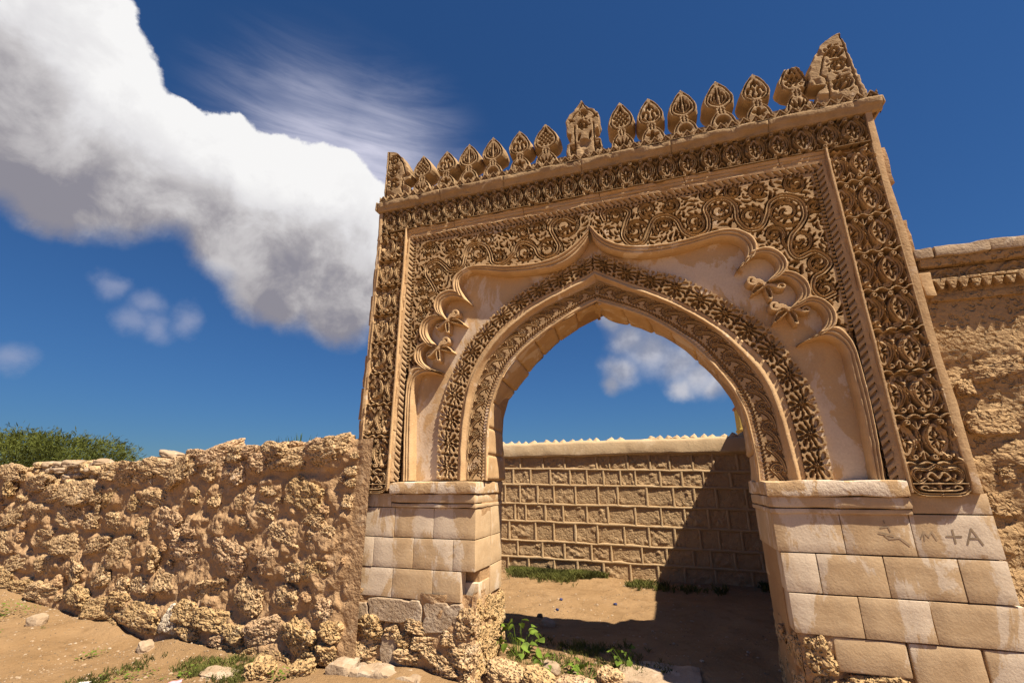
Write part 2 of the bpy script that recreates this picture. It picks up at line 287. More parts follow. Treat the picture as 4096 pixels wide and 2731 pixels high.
# outlines measured on the facade, metres (x, z)
TR = {
 'LO1': [(-.02,4.056),(-.106,3.98),(-.21,3.897),(-.351,3.82),(-.539,3.78),(-.731,3.776),(-.927,3.794),(-1.129,3.834),(-1.273,3.848),(-1.378,3.841),(-1.461,3.811),(-1.523,3.757),(-1.547,3.686),(-1.539,3.611),(-1.511,3.566)],
 'LI1': [(-.031,3.968),(-.1,3.859),(-.215,3.747),(-.364,3.691),(-.552,3.68),(-.744,3.689),(-.941,3.708),(-1.143,3.76),(-1.268,3.789),(-1.362,3.793),(-1.435,3.751),(-1.475,3.672),(-1.462,3.607),(-1.407,3.516),(-1.332,3.419)],
 'LO2': [(-1.495,3.569),(-1.549,3.602),(-1.634,3.604),(-1.718,3.562),(-1.763,3.485),(-1.754,3.411),(-1.707,3.343),(-1.631,3.288)],
 'LI2': [(-1.332,3.419),(-1.458,3.497),(-1.554,3.515),(-1.628,3.493),(-1.668,3.436),(-1.664,3.363),(-1.63,3.307),(-1.602,3.265)],
 'LO3': [(-1.642,3.3),(-1.738,3.327),(-1.834,3.317),(-1.906,3.254),(-1.928,3.175),(-1.902,3.091),(-1.838,3.015),(-1.762,2.968)],
 'LI3': [(-1.602,3.263),(-1.682,3.288),(-1.756,3.271),(-1.812,3.216),(-1.825,3.146),(-1.805,3.083),(-1.743,3.007),(-1.701,2.959)],
 'LO4': [(-1.719,2.993),(-1.851,3.021),(-1.947,2.969),(-1.973,2.864),(-1.918,2.785),(-1.85,2.734)],
 'LI4': [(-1.699,2.979),(-1.806,2.997),(-1.869,2.957),(-1.889,2.883),(-1.86,2.804),(-1.775,2.738),(-1.65,2.691)],
 'LO5': [(-1.884,2.752),(-1.989,2.745),(-2.025,2.674),(-2.04,2.542),(-2.036,2.156),(-2.008,1.592)],
 'LI5': [(-1.648,2.662),(-1.772,2.686),(-1.901,2.673),(-1.952,2.588),(-1.967,2.443),(-1.955,2.158),(-1.925,1.598)],
 'RO1': [(-.012,4.115),(.077,3.99),(.187,3.89),(.342,3.816),(.54,3.782),(.734,3.773),(.947,3.791),(1.135,3.824),(1.277,3.829),(1.371,3.792),(1.44,3.737),(1.477,3.658),(1.474,3.576),(1.442,3.517)],
 'RI1': [(-.014,4.07),(.032,3.926),(.131,3.815),(.288,3.736),(.464,3.694),(.682,3.683),(.94,3.714),(1.13,3.748),(1.25,3.739),(1.325,3.707),(1.374,3.638),(1.383,3.565),(1.353,3.487),(1.272,3.394)],
 'RO2': [(1.447,3.581),(1.552,3.592),(1.63,3.549),(1.68,3.46),(1.685,3.38),(1.648,3.318),(1.577,3.273),(1.52,3.259)],
 'RI2': [(1.272,3.394),(1.362,3.485),(1.446,3.531),(1.531,3.528),(1.588,3.472),(1.605,3.4),(1.576,3.336),(1.494,3.252)],
 'RO3': [(1.58,3.295),(1.669,3.337),(1.744,3.304),(1.802,3.229),(1.821,3.139),(1.8,3.067),(1.741,3.021),(1.657,2.989)],
 'RI3': [(1.507,3.244),(1.586,3.278),(1.657,3.268),(1.712,3.215),(1.734,3.135),(1.704,3.063),(1.639,2.99)],
 'RO4': [(1.707,3.035),(1.819,3.076),(1.912,3.024),(1.963,2.924),(1.949,2.818),(1.863,2.751)],
 'RI4': [(1.658,2.959),(1.778,3.009),(1.852,2.984),(1.888,2.9),(1.874,2.824),(1.796,2.74),(1.657,2.677)],
 'RO5': [(1.841,2.769),(1.956,2.787),(2.023,2.689),(2.048,2.512),(2.054,2.243),(2.048,1.935),(2.025,1.58)],
 'RI5': [(1.656,2.669),(1.817,2.715),(1.911,2.683),(1.968,2.587),(1.971,2.412),(1.98,2.213),(1.981,1.981),(1.966,1.593)],
 'LB0': [(-1.682,1.603),(-1.688,1.88),(-1.68,2.181),(-1.643,2.404),(-1.574,2.631),(-1.473,2.86),(-1.321,3.072),(-1.122,3.265),(-.877,3.452),(-.665,3.569),(-.472,3.652),(-.281,3.734),(-.113,3.783),(-.016,3.812)],
 'LB1': [(-1.46,1.603),(-1.457,1.941),(-1.443,2.212),(-1.399,2.49),(-1.313,2.729),(-1.195,2.925),(-1.014,3.131),(-.803,3.296),(-.565,3.426),(-.383,3.49),(-.197,3.561),(-.068,3.611),(-.008,3.646)],
 'LR0': [(-1.421,1.596),(-1.425,1.94),(-1.403,2.21),(-1.352,2.514),(-1.236,2.765),(-1.042,3.012),(-.802,3.211),(-.536,3.359),(-.262,3.473),(-.125,3.529),(-.005,3.599)],
 'LV0': [(-1.359,1.602),(-1.368,1.942),(-1.346,2.212),(-1.292,2.489),(-1.175,2.77),(-.995,2.975),(-.785,3.162),(-.519,3.312),(-.258,3.414),(-.059,3.484),(.029,3.524)],
 'LV1': [(-1.184,1.602),(-1.182,1.937),(-1.157,2.205),(-1.101,2.451),(-.983,2.684),(-.821,2.873),(-.585,3.054),(-.353,3.191),(-.168,3.286),(.028,3.357)],
 'LE': [(-1.165,1.595),(-1.162,1.937),(-1.144,2.232),(-1.073,2.464),(-.956,2.683),(-.778,2.87),(-.558,3.039),(-.327,3.175),(-.128,3.268),(.033,3.329)],
 'LS': [(-1.194,1.594),(-1.195,1.993),(-1.196,2.327),(-1.163,2.449),(-1.089,2.524),(-.941,2.711),(-.759,2.898),(-.562,3.074),(-.352,3.208),(-.16,3.326),(-.041,3.358)],
 'RB0': [(1.737,1.581),(1.734,1.792),(1.734,2.024),(1.72,2.225),(1.682,2.4),(1.616,2.569),(1.529,2.777),(1.373,2.986),(1.187,3.147),(.991,3.317),(.781,3.463),(.511,3.572),(.29,3.694),(.122,3.785),(-.013,3.844)],
 'RB1': [(1.546,1.573),(1.545,1.798),(1.532,1.987),(1.516,2.17),(1.487,2.359),(1.42,2.544),(1.308,2.711),(1.153,2.89),(.961,3.066),(.755,3.219),(.565,3.343),(.335,3.461),(.125,3.579),(-.012,3.666)],
 'RR0': [(1.495,1.573),(1.477,1.799),(1.455,2.015),(1.428,2.213),(1.384,2.392),(1.309,2.552),(1.183,2.736),(1.024,2.918),(.826,3.096),(.559,3.276),(.271,3.433),(-.004,3.605)],
 'RV0': [(1.429,1.573),(1.434,1.689),(1.424,1.84),(1.412,2.06),(1.391,2.235),(1.343,2.403),(1.267,2.565),(1.151,2.751),(1.013,2.916),(.826,3.079),(.626,3.217),(.413,3.328),(.191,3.444),(.003,3.545)],
 'RV1': [(1.228,1.573),(1.235,1.742),(1.226,1.924),(1.208,2.138),(1.159,2.319),(1.078,2.481),(.968,2.651),(.839,2.814),(.686,2.955),(.511,3.087),(.326,3.192),(.132,3.284),(-.01,3.345)],
 'RE': [(1.213,1.573),(1.221,1.743),(1.21,1.918),(1.19,2.126),(1.139,2.301),(1.058,2.462),(.948,2.632),(.823,2.793),(.67,2.933),(.502,3.066),(.316,3.17),(.129,3.257),(-.013,3.318)],
 'RS': [(1.251,1.534),(1.251,1.764),(1.258,2.061),(1.244,2.262),(1.206,2.406),(1.132,2.507),(.964,2.718),(.77,2.924),(.561,3.087),(.338,3.212),(.137,3.29),(.026,3.351)],
 'LVINE': [(-1.835,3.574),(-1.761,3.617),(-1.799,3.707),(-1.885,3.851),(-1.868,3.958),(-1.759,3.996),(-1.667,3.926),(-1.598,3.85),(-1.501,3.835),(-1.428,3.888),(-1.4,4.025),(-1.349,4.115),(-1.254,4.131),(-1.159,4.082),(-1.105,3.975),(-1.084,3.876),(-1.012,3.833),(-.932,3.851),(-.842,3.931),(-.792,4.028),(-.713,4.046),(-.606,3.974),(-.56,3.873),(-.485,3.82),(-.381,3.843),(-.341,3.938),(-.384,4.05),(-.419,4.161),(-.359,4.245),(-.263,4.258),(-.163,4.186)],
 'RVINE': [(.144,4.149),(.126,4.249),(.248,4.293),(.394,4.207),(.35,4.081),(.316,3.941),(.387,3.823),(.499,3.829),(.566,3.96),(.631,4.065),(.743,4.083),(.834,4.012),(.883,3.874),(.98,3.805),(1.089,3.848),(1.114,3.969),(1.097,4.088),(1.179,4.162),(1.291,4.151),(1.359,4.059),(1.359,3.908),(1.432,3.795),(1.539,3.799),(1.603,3.909),(1.651,4.035),(1.762,4.073),(1.884,4.01),(1.906,3.871),(1.851,3.763),(1.761,3.662),(1.732,3.539),(1.781,3.451),(1.895,3.489),(1.959,3.455),(2.005,3.369),(1.947,3.29),(1.87,3.247),(1.843,3.142),(1.897,3.06),(1.988,3.09)],
 'LVOL': [(-1.745,3.84),(-1.526,3.948),(-1.251,4.011),(-1.003,3.926),(-.714,3.93),(-.454,3.917),(-.267,4.153),(-1.868,4.149),(-1.611,4.15),(-1.149,4.157),(-.731,4.167),(-.573,4.201),(-1.861,3.451),(-1.919,3.681),(-1.909,3.331)],
 'RVOL': [(.252,4.182),(.433,3.972),(.712,3.984),(.987,3.956),(1.215,4.038),(1.47,3.923),(1.756,3.914),(1.818,3.617),(1.929,3.382),(1.929,3.141),(.575,4.184),(.798,4.191),(1.136,4.237),(1.36,4.213),(1.567,4.186),(1.884,4.183),(1.991,3.938),(1.63,3.71)],
 'FL': [(-1.594,3.259),(-1.406,3.186),(-1.693,2.954),(-1.536,2.9)],
 'FR': [(1.49,3.24),(1.381,3.166),(1.636,2.99),(1.513,2.887)],
}
# ------------------------------------------------------------------ relief carving on a height grid
class Relief:
    def __init__(s, u0, u1, v0, v1, res, h0=0.0):
        s.nu = int(round((u1-u0)/res))+1; s.nv = int(round((v1-v0)/res))+1
        s.u = np.linspace(u0,u1,s.nu); s.v = np.linspace(v0,v1,s.nv); s.res = res
        s.H = np.full((s.nv,s.nu), float(h0)); s.occ = np.zeros((s.nv,s.nu), bool)
    def win(s, a, b, c, d):
        r = s.res; i0 = max(0,int((a-s.u[0])/r)); i1 = min(s.nu,int((b-s.u[0])/r)+2)
        j0 = max(0,int((c-s.v[0])/r)); j1 = min(s.nv,int((d-s.v[0])/r)+2); return i0,i1,j0,j1
    def stroke(s, pts, w, val=1.0, mode='max', groove=0.0, soft=None, occ=False):
        P = np.asarray(pts,float); n = len(P); W = np.broadcast_to(np.asarray(w,float),(n,)); e = soft or s.res*1.1
        m = W.max()+e*2
        I0,I1,J0,J1 = s.win(P[:,0].min()-m,P[:,0].max()+m,P[:,1].min()-m,P[:,1].max()+m)
        if I1<=I0 or J1<=J0: return
        S = np.full((J1-J0,I1-I0),-9.0); Q = np.full((J1-J0,I1-I0),9.0)
        for k in range(n-1):
            (ax,ay),(bx,by) = P[k],P[k+1]; m = max(W[k],W[k+1])+e
            i0,i1,j0,j1 = s.win(min(ax,bx)-m,max(ax,bx)+m,min(ay,by)-m,max(ay,by)+m)
            if i1<=i0 or j1<=j0: continue
            X = s.u[i0:i1][None,:]; Y = s.v[j0:j1][:,None]; dx,dy = bx-ax,by-ay; L = dx*dx+dy*dy+1e-12
            t = np.clip(((X-ax)*dx+(Y-ay)*dy)/L,0,1); d = np.hypot(X-ax-t*dx, Y-ay-t*dy); ww = W[k]+t*(W[k+1]-W[k])
            a = S[j0-J0:j1-J0,i0-I0:i1-I0]; np.maximum(a,ww-d,out=a); a = Q[j0-J0:j1-J0,i0-I0:i1-I0]; np.minimum(a,d/(ww+1e-9),out=a)
        f = np.clip(S/e+.5,0,1); h = s.H[J0:J1,I0:I1]; g = groove*np.clip(1-Q/.6,0,1)*(f>.5) if groove else 0
        if mode=='max': s.H[J0:J1,I0:I1] = np.where(f>.5, np.maximum(h*(0 if groove else 1),f*val-g), np.maximum(h,f*val)) if groove else np.maximum(h,f*val)
        else: s.H[J0:J1,I0:I1] = np.minimum(h,1-f*(1-val))
        if occ: s.occ[J0:J1,I0:I1] |= (S>-occ)
    def lens(s, x, y, ang, ln, w, val=0.0, bend=0.0, mode='min', tip=.12, fat=.5):
        t = np.linspace(-1,1,9); c,q = math.cos(ang),math.sin(ang)
        a = t*ln/2; b = bend*(1-t*t)*ln/2
        k = np.where(t<(2*fat-1), (t+1)/(2*fat), (1-t)/(2-2*fat)); ww = w/2*(tip+(1-tip)*np.sin(np.clip(k,0,1)*math.pi/2)**.9)
        s.stroke(np.stack([x+a*c-b*q, y+a*q+b*c],-1), ww, val, mode)
    def dot(s, x, y, r, val=0.0, mode='min'): s.stroke([(x,y),(x+1e-5,y)], r, val, mode)
    def sample(s, x, y):
        fx = np.clip((x-s.u[0])/s.res,0,s.nu-1.001); fy = np.clip((y-s.v[0])/s.res,0,s.nv-1.001)
        i = fx.astype(int); j = fy.astype(int); a = fx-i; b = fy-j; H = s.H
        return H[j,i]*(1-a)*(1-b)+H[j,i+1]*a*(1-b)+H[j+1,i]*(1-a)*b+H[j+1,i+1]*a*b
    def planar(s, y0, depth, ox=0, oz=0, wob=0.0, flipx=False):
        X,Z = np.meshgrid(s.u,s.v); Y = y0+(1-s.H)*depth
        if wob: Y = Y+wob*fbm(np.stack([X*6+ox,Y*6,Z*6+oz],-1),3,5)
        return np.stack([(-X if flipx else X)+ox, Y, Z+oz],-1)
def spiral(x, y, r0, r1, a0, turns, d=1, n=40):
    t = np.linspace(0,1,n); a = a0+d*turns*2*math.pi*t; r = r0+(r1-r0)*t**.85
    return np.stack([x+r*np.cos(a), y+r*np.sin(a)],-1)
def inside(poly, X, Y):
    P = np.asarray(poly); r = np.zeros(X.shape,bool); j = len(P)-1
    for i in range(len(P)):
        xi,yi = P[i]; xj,yj = P[j]
        if yi!=yj: r ^= ((yi>Y)!=(yj>Y)) & (X < (xj-xi)*(Y-yi)/(yj-yi)+xi)
        j = i
    return r

def motif(R, cx, cz, hw, hh, h=1.0):
    """flower in a pointed oval between two broad S-shaped ribbons that curl outwards at both ends"""
    g = lambda a: [(cx+x*hw, cz+z*hh) for x,z in a]
    t = np.linspace(0,1,24)
    R.stroke(smooth_line(g([(0,-.72),(0,-.3),(0,0),(0,.3),(0,.76)]),24), hw*.54*np.sin(np.pi*t**.95)**.75, .80*h)
    for q in range(8):          # flower petals: two long ones up and down, six round the sides
        a = q/8*2*math.pi
        if q in (2,6): continue
        R.lens(cx+math.cos(a)*.255*hw, cz+math.sin(a)*.28*hw, a, .38*hw, .155*hw, -.1, tip=.25, fat=.7)
    for sx in (-.10,.10):
        R.lens(cx+sx*hw, cz+.36*hh, math.pi/2+sx*1.6, .46*hh, .12*hw, -.1); R.lens(cx+sx*hw, cz-.36*hh, math.pi/2-sx*1.6, .46*hh, .12*hw, -.1)
        R.lens(cx+sx*3.2*hw, cz+.27*hh, math.pi/2+sx*5, .24*hh, .10*hw, -.1); R.lens(cx+sx*3.2*hw, cz-.28*hh, math.pi/2-sx*5, .24*hh, .10*hw, -.1)
    for s in (-1,1):
        rib = smooth_line(g([(s*.30,-.93),(s*.14,-.80),(s*.40,-.55),(s*.66,-.22),(s*.72,.05),(s*.58,.36),(s*.32,.62),(s*.24,.80),(s*.40,.93)]),36)
        R.stroke(rib, hw*np.interp(np.linspace(0,1,36),[0,.15,.3,.5,.7,.88,1],[.055,.06,.10,.125,.105,.065,.05]), h, groove=.4)
        R.stroke(spiral(cx+s*.46*hw, cz+.80*hh, .21*hw, .06*hw, math.pi*(.75 if s>0 else .25), 1.1, -s, 18), hw*.07, h)
        R.stroke(spiral(cx+s*.40*hw, cz-.78*hh, .20*hw, .06*hw, math.pi*(1.25 if s>0 else -.25), 1.1, s, 18), hw*.065, h)
        for zz,sg in ((-.52,-1),(.50,1)):      # trefoil of thin ridges where ribbons part
            R.stroke(g([(s*1.0,zz-.02*sg),(s*1.0,zz+.36*sg)]), [hw*.03,hw*.05], .9*h)
            R.stroke(smooth_line(g([(s*1.0,zz),(s*.84,zz+.10*sg),(s*.74,zz+.24*sg)]),8), hw*.045, .9*h); R.stroke(smooth_line(g([(s*1.0,zz),(s*1.16,zz+.10*sg),(s*1.26,zz+.24*sg)]),8), hw*.045, .9*h)
        R.stroke(g([(s*1.0,-.5),(s*.93,-.15),(s*1.0,.0),(s*.93,.15),(s*1.0,.48)]), hw*.04, .8*h)

# ------------------------------------------------------------------ the gate
gate = thing('gate_archway', 'tall carved stucco gateway with a pointed arch and a crest of leaf shaped merlons', 'gateway')
def arr(k): return np.array(TR[k])

# frieze: 25 shared panels
FZ0, FZ1 = 4.452, 4.752
R = Relief(-.1,.1,-.15,.15,.004)
R.stroke([(-.1,-.148),(.1,-.148)], .007, 1); R.stroke([(-.1,.147),(.1,.147)], .006, 1)
motif(R, 0, .0, .1, .145)
X,Z = np.meshgrid(R.u,R.v); Pz = np.stack([X,(1-R.H)*.085,Z],-1)
def worn(X,Z,seed,lim=.34):
    return np.clip(fbm(np.stack([X*9,Z*9,X*0+seed*3.3],-1),3,seed)-lim,0,.5)*.11
me_fs = []
for v in range(5):
    P = Pz.copy(); P[...,1] = np.maximum(P[...,1], np.minimum(worn(X,Z,200+v,.16 if v>2 else .4),.06)); me_fs.append(mesh_np('frieze_panel', P, grid_faces(*X.shape), False))
for k in range(25):
    o = ob('frieze_panel', me_fs[rng.choice([0,1,2,3,4])], M_merl, gate, (-2.4+k*.2, .002+rng.uniform(-.003,.003), 4.602)); o.scale = (1,rng.uniform(.9,1.1),1)
# border strips: one cell mesh per layout, shared up the strip
def strip_cell(off):
    R = Relief(-.173,.173,-.17,.17,.004)
    for sx in (-1,1): R.stroke([(sx*.168,-.17),(sx*.168,.17)], .007, 1)
    for dx in (-.2,0,.2,.4,-.4): motif(R, off+dx, 0, .098, .155)
    for sz in (-1,1):       # wavy ledge between the rows
        xs = np.linspace(-.17,.17,40); R.stroke(np.stack([xs, sz*.168+.010*np.cos((xs-off)*2*math.pi/.1)],-1), .007, 1)
    for sx in (-1,1):
        H = R.H; i = slice(0,2) if sx<0 else slice(-2,None); H[:,i] = 1
    return R
for sgn in (-1,1):
    meA = meB = None
    for k in range(8):
        low = (k<2 and sgn<0)
        off = (.05 if sgn<0 else .058) if (low or sgn>0) else -.055
        key = ('A' if low or sgn>0 else 'B')
        if key=='A' and meA is None or key=='B' and meB is None:
            R = strip_cell(off); X,Z = np.meshgrid(R.u,R.v); m_ = [mesh_np('strip_panel', np.stack([X,np.maximum((1-R.H)*.090,worn(X,Z,220+v,.2)),Z],-1), grid_faces(*X.shape), False) for v in range(3)]
            if key=='A': meA = m_
            else: meB = m_
        o = ob('strip_panel', (meA if key=='A' else meB)[rng.integers(3)], M_carve, gate, (sgn*2.332, rng.uniform(-.003,.004), 1.87+.34*k)); o.scale = (1,rng.uniform(.9,1.15),1)
    # bottom panel with rounded corners and heart volutes
    R = Relief(-.185,.185,1.478,1.70,.004, 0); c = 0
    for sx in (-1,1):
        R.stroke(smooth_line([(sx*.168,1.70),(sx*.168,1.56),(sx*.15,1.515),(sx*.11,1.493),(0,1.488)],30), .012, 1, groove=.3)
        R.stroke(smooth_line([(0,1.69),(sx*.05,1.66),(sx*.12,1.665),(sx*.145,1.62),(sx*.11,1.575),(sx*.07,1.60)],26), .010, 1, groove=.3)
        R.stroke(smooth_line([(0,1.60),(sx*.035,1.64),(sx*.065,1.61),(sx*.04,1.585)],16), .008, 1)
        R.stroke(smooth_line([(0,1.515),(sx*.09,1.52),(sx*.12,1.535),(sx*.09,1.55),(sx*.075,1.537)],16), .007, 1)
        R.lens(sx*.04,1.535,.3*sx,.05,.016,.9,mode='max'); R.lens(sx*.10,1.615,1.2,.05,.012,.9,mode='max')
    R.lens(0,1.55,math.pi/2,.06,.02,.9,mode='max'); R.stroke([(-.16,1.565),(.16,1.565)],.006,1)
    X,Z = np.meshgrid(R.u,R.v); msk = inside([(-.182,1.71),(-.182,1.555),(-.16,1.51),(-.115,1.482),(0,1.477),(.115,1.482),(.16,1.51),(.182,1.555),(.182,1.71)],X,Z)
    surf('strip_foot_panel', np.stack([X+sgn*2.332, -.004+(1-R.H)*.07, Z],-1), M_carve, gate, msk, smooth=False)
    # plain outer edge of the strip and the fillet between strip and frame, uneven
    for nm,x0,x1,y0 in (('strip_border',2.505,2.545 if sgn<0 else 2.56,.012),('strip_fillet',2.146,2.162,-.006)):
        rough_box(nm, min(sgn*x0,sgn*x1), max(sgn*x0,sgn*x1), y0, .30 if nm=='strip_border' else .09, 1.50, 4.745 if nm=='strip_border' else 4.46, M_mould, gate, amp=.010 if nm=='strip_border' else .004, bev=.004, step=.3)

    for k in range(9):          # broken outer edge, set back
        z0 = 1.5+k*.36; rough_box('edge_block', min(sgn*2.53,sgn*(2.585+rng.uniform(-.02,.02))), max(sgn*2.53,sgn*(2.575+rng.uniform(-.025,.025))), .03+rng.uniform(0,.03), .32, z0, z0+.355, M_core, gate, amp=.010, bev=.006, step=.08)

# solid core with the arched opening
arch = [(1.275,-.4)]+[(x+.045*(1 if x>0 else -1)*min(1,abs(x)*2), z+.04) for x,z in TR['RE']]
archL = [(-1.255,-.4)]+[(x-.045*min(1,abs(x)*2), z+.04) for x,z in TR['LE'][:-1]]+[(.02,3.37)]
arch = arch[:-1]+[(.02,3.37)]
def prism(name, outline, y0, y1, m, parent):
    bm = bmesh.new(); a = [bm.verts.new((x,y0,z)) for x,z in outline]; b = [bm.verts.new((x,y1,z)) for x,z in outline]
    n = len(a)
    for i in range(n): bm.faces.new((a[i],a[(i+1)%n],b[(i+1)%n],b[i]))
    f1 = bm.faces.new(a[::-1]); f2 = bm.faces.new(b)
    bmesh.ops.triangulate(bm, faces=[f1,f2]); bmesh.ops.recalc_face_normals(bm, faces=bm.faces)
    return ob(name, bm_mesh(name,bm), m, parent)
def ring_core(name, inner, outer, y0, y1, m):
    n = 90; I = resample(inner,n); O = resample(outer,n); P = np.zeros((5,n,3))
    for j,(q,y) in enumerate(((I,y0),(O,y0),(O,y1),(I,y1),(I,y0))): P[j,:,0]=q[:,0]; P[j,:,1]=y; P[j,:,2]=q[:,1]
    surf(name, P, m, gate, smooth=False)
ring_core('masonry_core', archL, [(-2.53,-.4),(-2.53,4.90),(.02,4.90)], .205,.76, M_core)
ring_core('masonry_core', arch, [(2.57,-.4),(2.57,4.90),(.02,4.90)], .205,.76, M_core)
prism('lintel_backing', [(-2.52,4.30),(2.56,4.30),(2.56,4.88),(-2.52,4.88)], .10, .2, M_core, gate)
for s in (-1,1):
    a,b = sorted((s*2.118,s*2.54)); prism('stile_backing', [(a,1.34),(b,1.34),(b,4.295),(a,4.295)], .10, .2, M_core, gate)
# recessed plaster field behind the tracery, edged by the flower band
for side,sx in (('L',-1),('R',1)):
    B = arr(side+'B0'); Bi = (B + arr(side+'B1')[np.clip((np.linspace(0,1,len(B))*(len(TR[side+'B1'])-1)).astype(int),0,None)]*.35)/1.35
    Bs = resample(Bi,60); outr = np.stack([np.full(60,sx*2.04), np.linspace(1.59,4.3,60)],-1)
    T = resample(np.vstack([[sx*2.04,1.59],[sx*2.04,4.3],[0,4.3]]),60)
    K = 26; P = np.zeros((60,K,3))
    for k in range(K):
        q = Bs+(T-Bs)*(k/(K-1)); P[:,k,0] = q[:,0]; P[:,k,2] = q[:,1]
    P[...,1] = .166+.005*fbm(P*3,3,3)
    surf('recess_field', P, M_field, gate, flip=(sx<0))

# scalloped ogee moulding
prof_t = np.array([0,0,.05,.14,.22,.26,.30,.40,.50,.54,.58,.68,.80,.88,.97,1,1.0])
prof_y = np.array([.10,.05,.036,.034,.044,.060,.048,.040,.050,.070,.058,.050,.056,.072,.084,.10,.168])
for side in 'LR':
    for k in range(1,6):
        O = resample(cr(TR[side+'O%d'%k],8),70); I = resample(cr(TR[side+'I%d'%k],8),70)
        P = np.zeros((70,len(prof_t),3))
        wid = np.linalg.norm(O-I,axis=1)
        for j,(t,y) in enumerate(zip(prof_t,prof_y)):
            q = O+(I-O)*t; P[:,j,0]=q[:,0]; P[:,j,2]=q[:,1]; P[:,j,1]=y+(0 if j in (0,len(prof_t)-1) else -.004*(6-k)/5+ (k%2)*.003)
        P += .0025*np.stack([fbm(P*14,3,k+20+a) for a in range(3)],-1)
        surf('foil_moulding', P, M_mould, gate, flip=(side=='R'))

# spandrel carving: vines, volutes and leaf cavities
RADL=[.138,.113,.15,.1,.15,.163,.163,.113,.1,.125,.113,.1,.1,.113,.05]
RADR=[.115,.127,.115,.127,.149,.138,.172,.149,.103,.115,.103,.092,.081,.081,.092,.103,.081,.092]
def spandrel(side, vol, rad, vine):
    sx = -1 if side=='L' else 1
    R = Relief(-2.03 if sx<0 else -.03, .03 if sx<0 else 2.03, 2.72, 4.268, .0048, 1.0)
    poly = []
    for k in range(1,6): poly += list(map(tuple,cr(TR[side+'O%d'%k],5)))
    poly += [(sx*2.03,1.6),(sx*2.03,4.268),(-sx*.02,4.268)]
    X,Z = np.meshgrid(R.u,R.v); keep = inside(poly,X,Z)
    R.occ |= ~keep
    V = smooth_line(vine,220)
    R.stroke(V, .030, .0, 'min'); R.stroke(V, .020, 1, 'max', groove=.45, occ=.006)
    rg = np.random.default_rng(5 if sx<0 else 6)
    for i,((x,z),r) in enumerate(zip(vol,rad)):
        d = 1 if i%2 else -1
        S = spiral(x,z,r*.93,r*.16,rg.uniform(0,6.28),1.5,d,60)
        w = np.linspace(.012,.008,60); R.stroke(S, w+.010, 0, 'min'); R.stroke(S, w, 1, 'max', groove=.35, occ=.004)
        R.dot(x,z,.012,1,'max'); R.dot(x,z,.004)
        nl = int(6+r*30)
        for q in range(nl):
            a = q/nl*6.28+rg.uniform(-.1,.1)
            R.lens(x+math.cos(a)*r*.56, z+math.sin(a)*r*.56, a+d*.55, r*.46, .025, 0, bend=.25*d); 
        for q in range(nl+3):
            a = (q+.5)/(nl+3)*6.28
            R.lens(x+math.cos(a)*r*.84, z+math.sin(a)*r*.84, a+d*.9, r*.27, .018, 0, bend=.2*d)
        yy = (X-x)**2+(Z-z)**2; R.occ |= yy<(r*.98)**2
        R.stroke(S, w, 1, 'max', groove=.35)
    R.stroke(V, .020, 1, 'max', groove=.45)
    volA = np.array(vol); tot = 0
    for L,wd,n in ((.085,.027,1800),(.06,.022,3000),(.04,.017,4000),(.022,.012,3500)):
        cand = np.stack([rg.uniform(R.u[0],R.u[-1],n), rg.uniform(R.v[0],R.v[-1],n)],-1)
        for x,z in cand:
            i = int((x-R.u[0])/R.res); j = int((z-R.v[0])/R.res)
            if R.occ[j,i]: continue
            dv = volA-[x,z]; q = np.argmin((dv**2).sum(1)); a = math.atan2(dv[q][1],dv[q][0])+math.pi/2+rg.choice([-.7,.7])+rg.normal(0,.25)
            c,s_ = math.cos(a),math.sin(a); ok = True
            bd = rg.choice([-.35,.35]); pts = []
            for t in (-.5,-.3,-.1,.1,.3,.5):
                b = bd*(1-4*t*t)*L/2; px,pz = x+t*L*c-b*s_, z+t*L*s_+b*c
                for o_ in (-1,1):
                    ii = int((px-o_*s_*wd*.42*(1-2*abs(t)*.8)-R.u[0])/R.res); jj = int((pz+o_*c*wd*.42*(1-2*abs(t)*.8)-R.v[0])/R.res)
                    if not (0<=ii<R.nu and 0<=jj<R.nv) or R.occ[jj,ii]: ok=False;break
                if not ok: break
                pts.append((px,pz))
            if not ok: continue
            R.lens(x,z,a,L,wd,0,bend=bd)
            R2 = R.occ
            t = np.linspace(-1,1,7)
            for tt in t:
                b = bd*(1-tt*tt)*L/2; px,pz = x+tt*L/2*c-b*s_, z+tt*L/2*s_+b*c; rr = wd/2*(1-.75*abs(tt))+.0035
                i0,i1,j0,j1 = R.win(px-rr,px+rr,pz-rr,pz+rr); R2[j0:j1,i0:i1] |= (R.u[i0:i1][None,:]-px)**2+(R.v[j0:j1][:,None]-pz)**2<rr*rr
            tot += 1
    Y = .052+(1-R.H)*.085+.006*fbm(np.stack([X*3,X*0,Z*3],-1),3,9)
    surf('spandrel_carving', np.stack([X,Y,Z],-1), M_carve, gate, keep, smooth=False)
spandrel('L', TR['LVOL'], RADL, TR['LVINE']); spandrel('R', TR['RVOL'], RADR, TR['RVINE'])

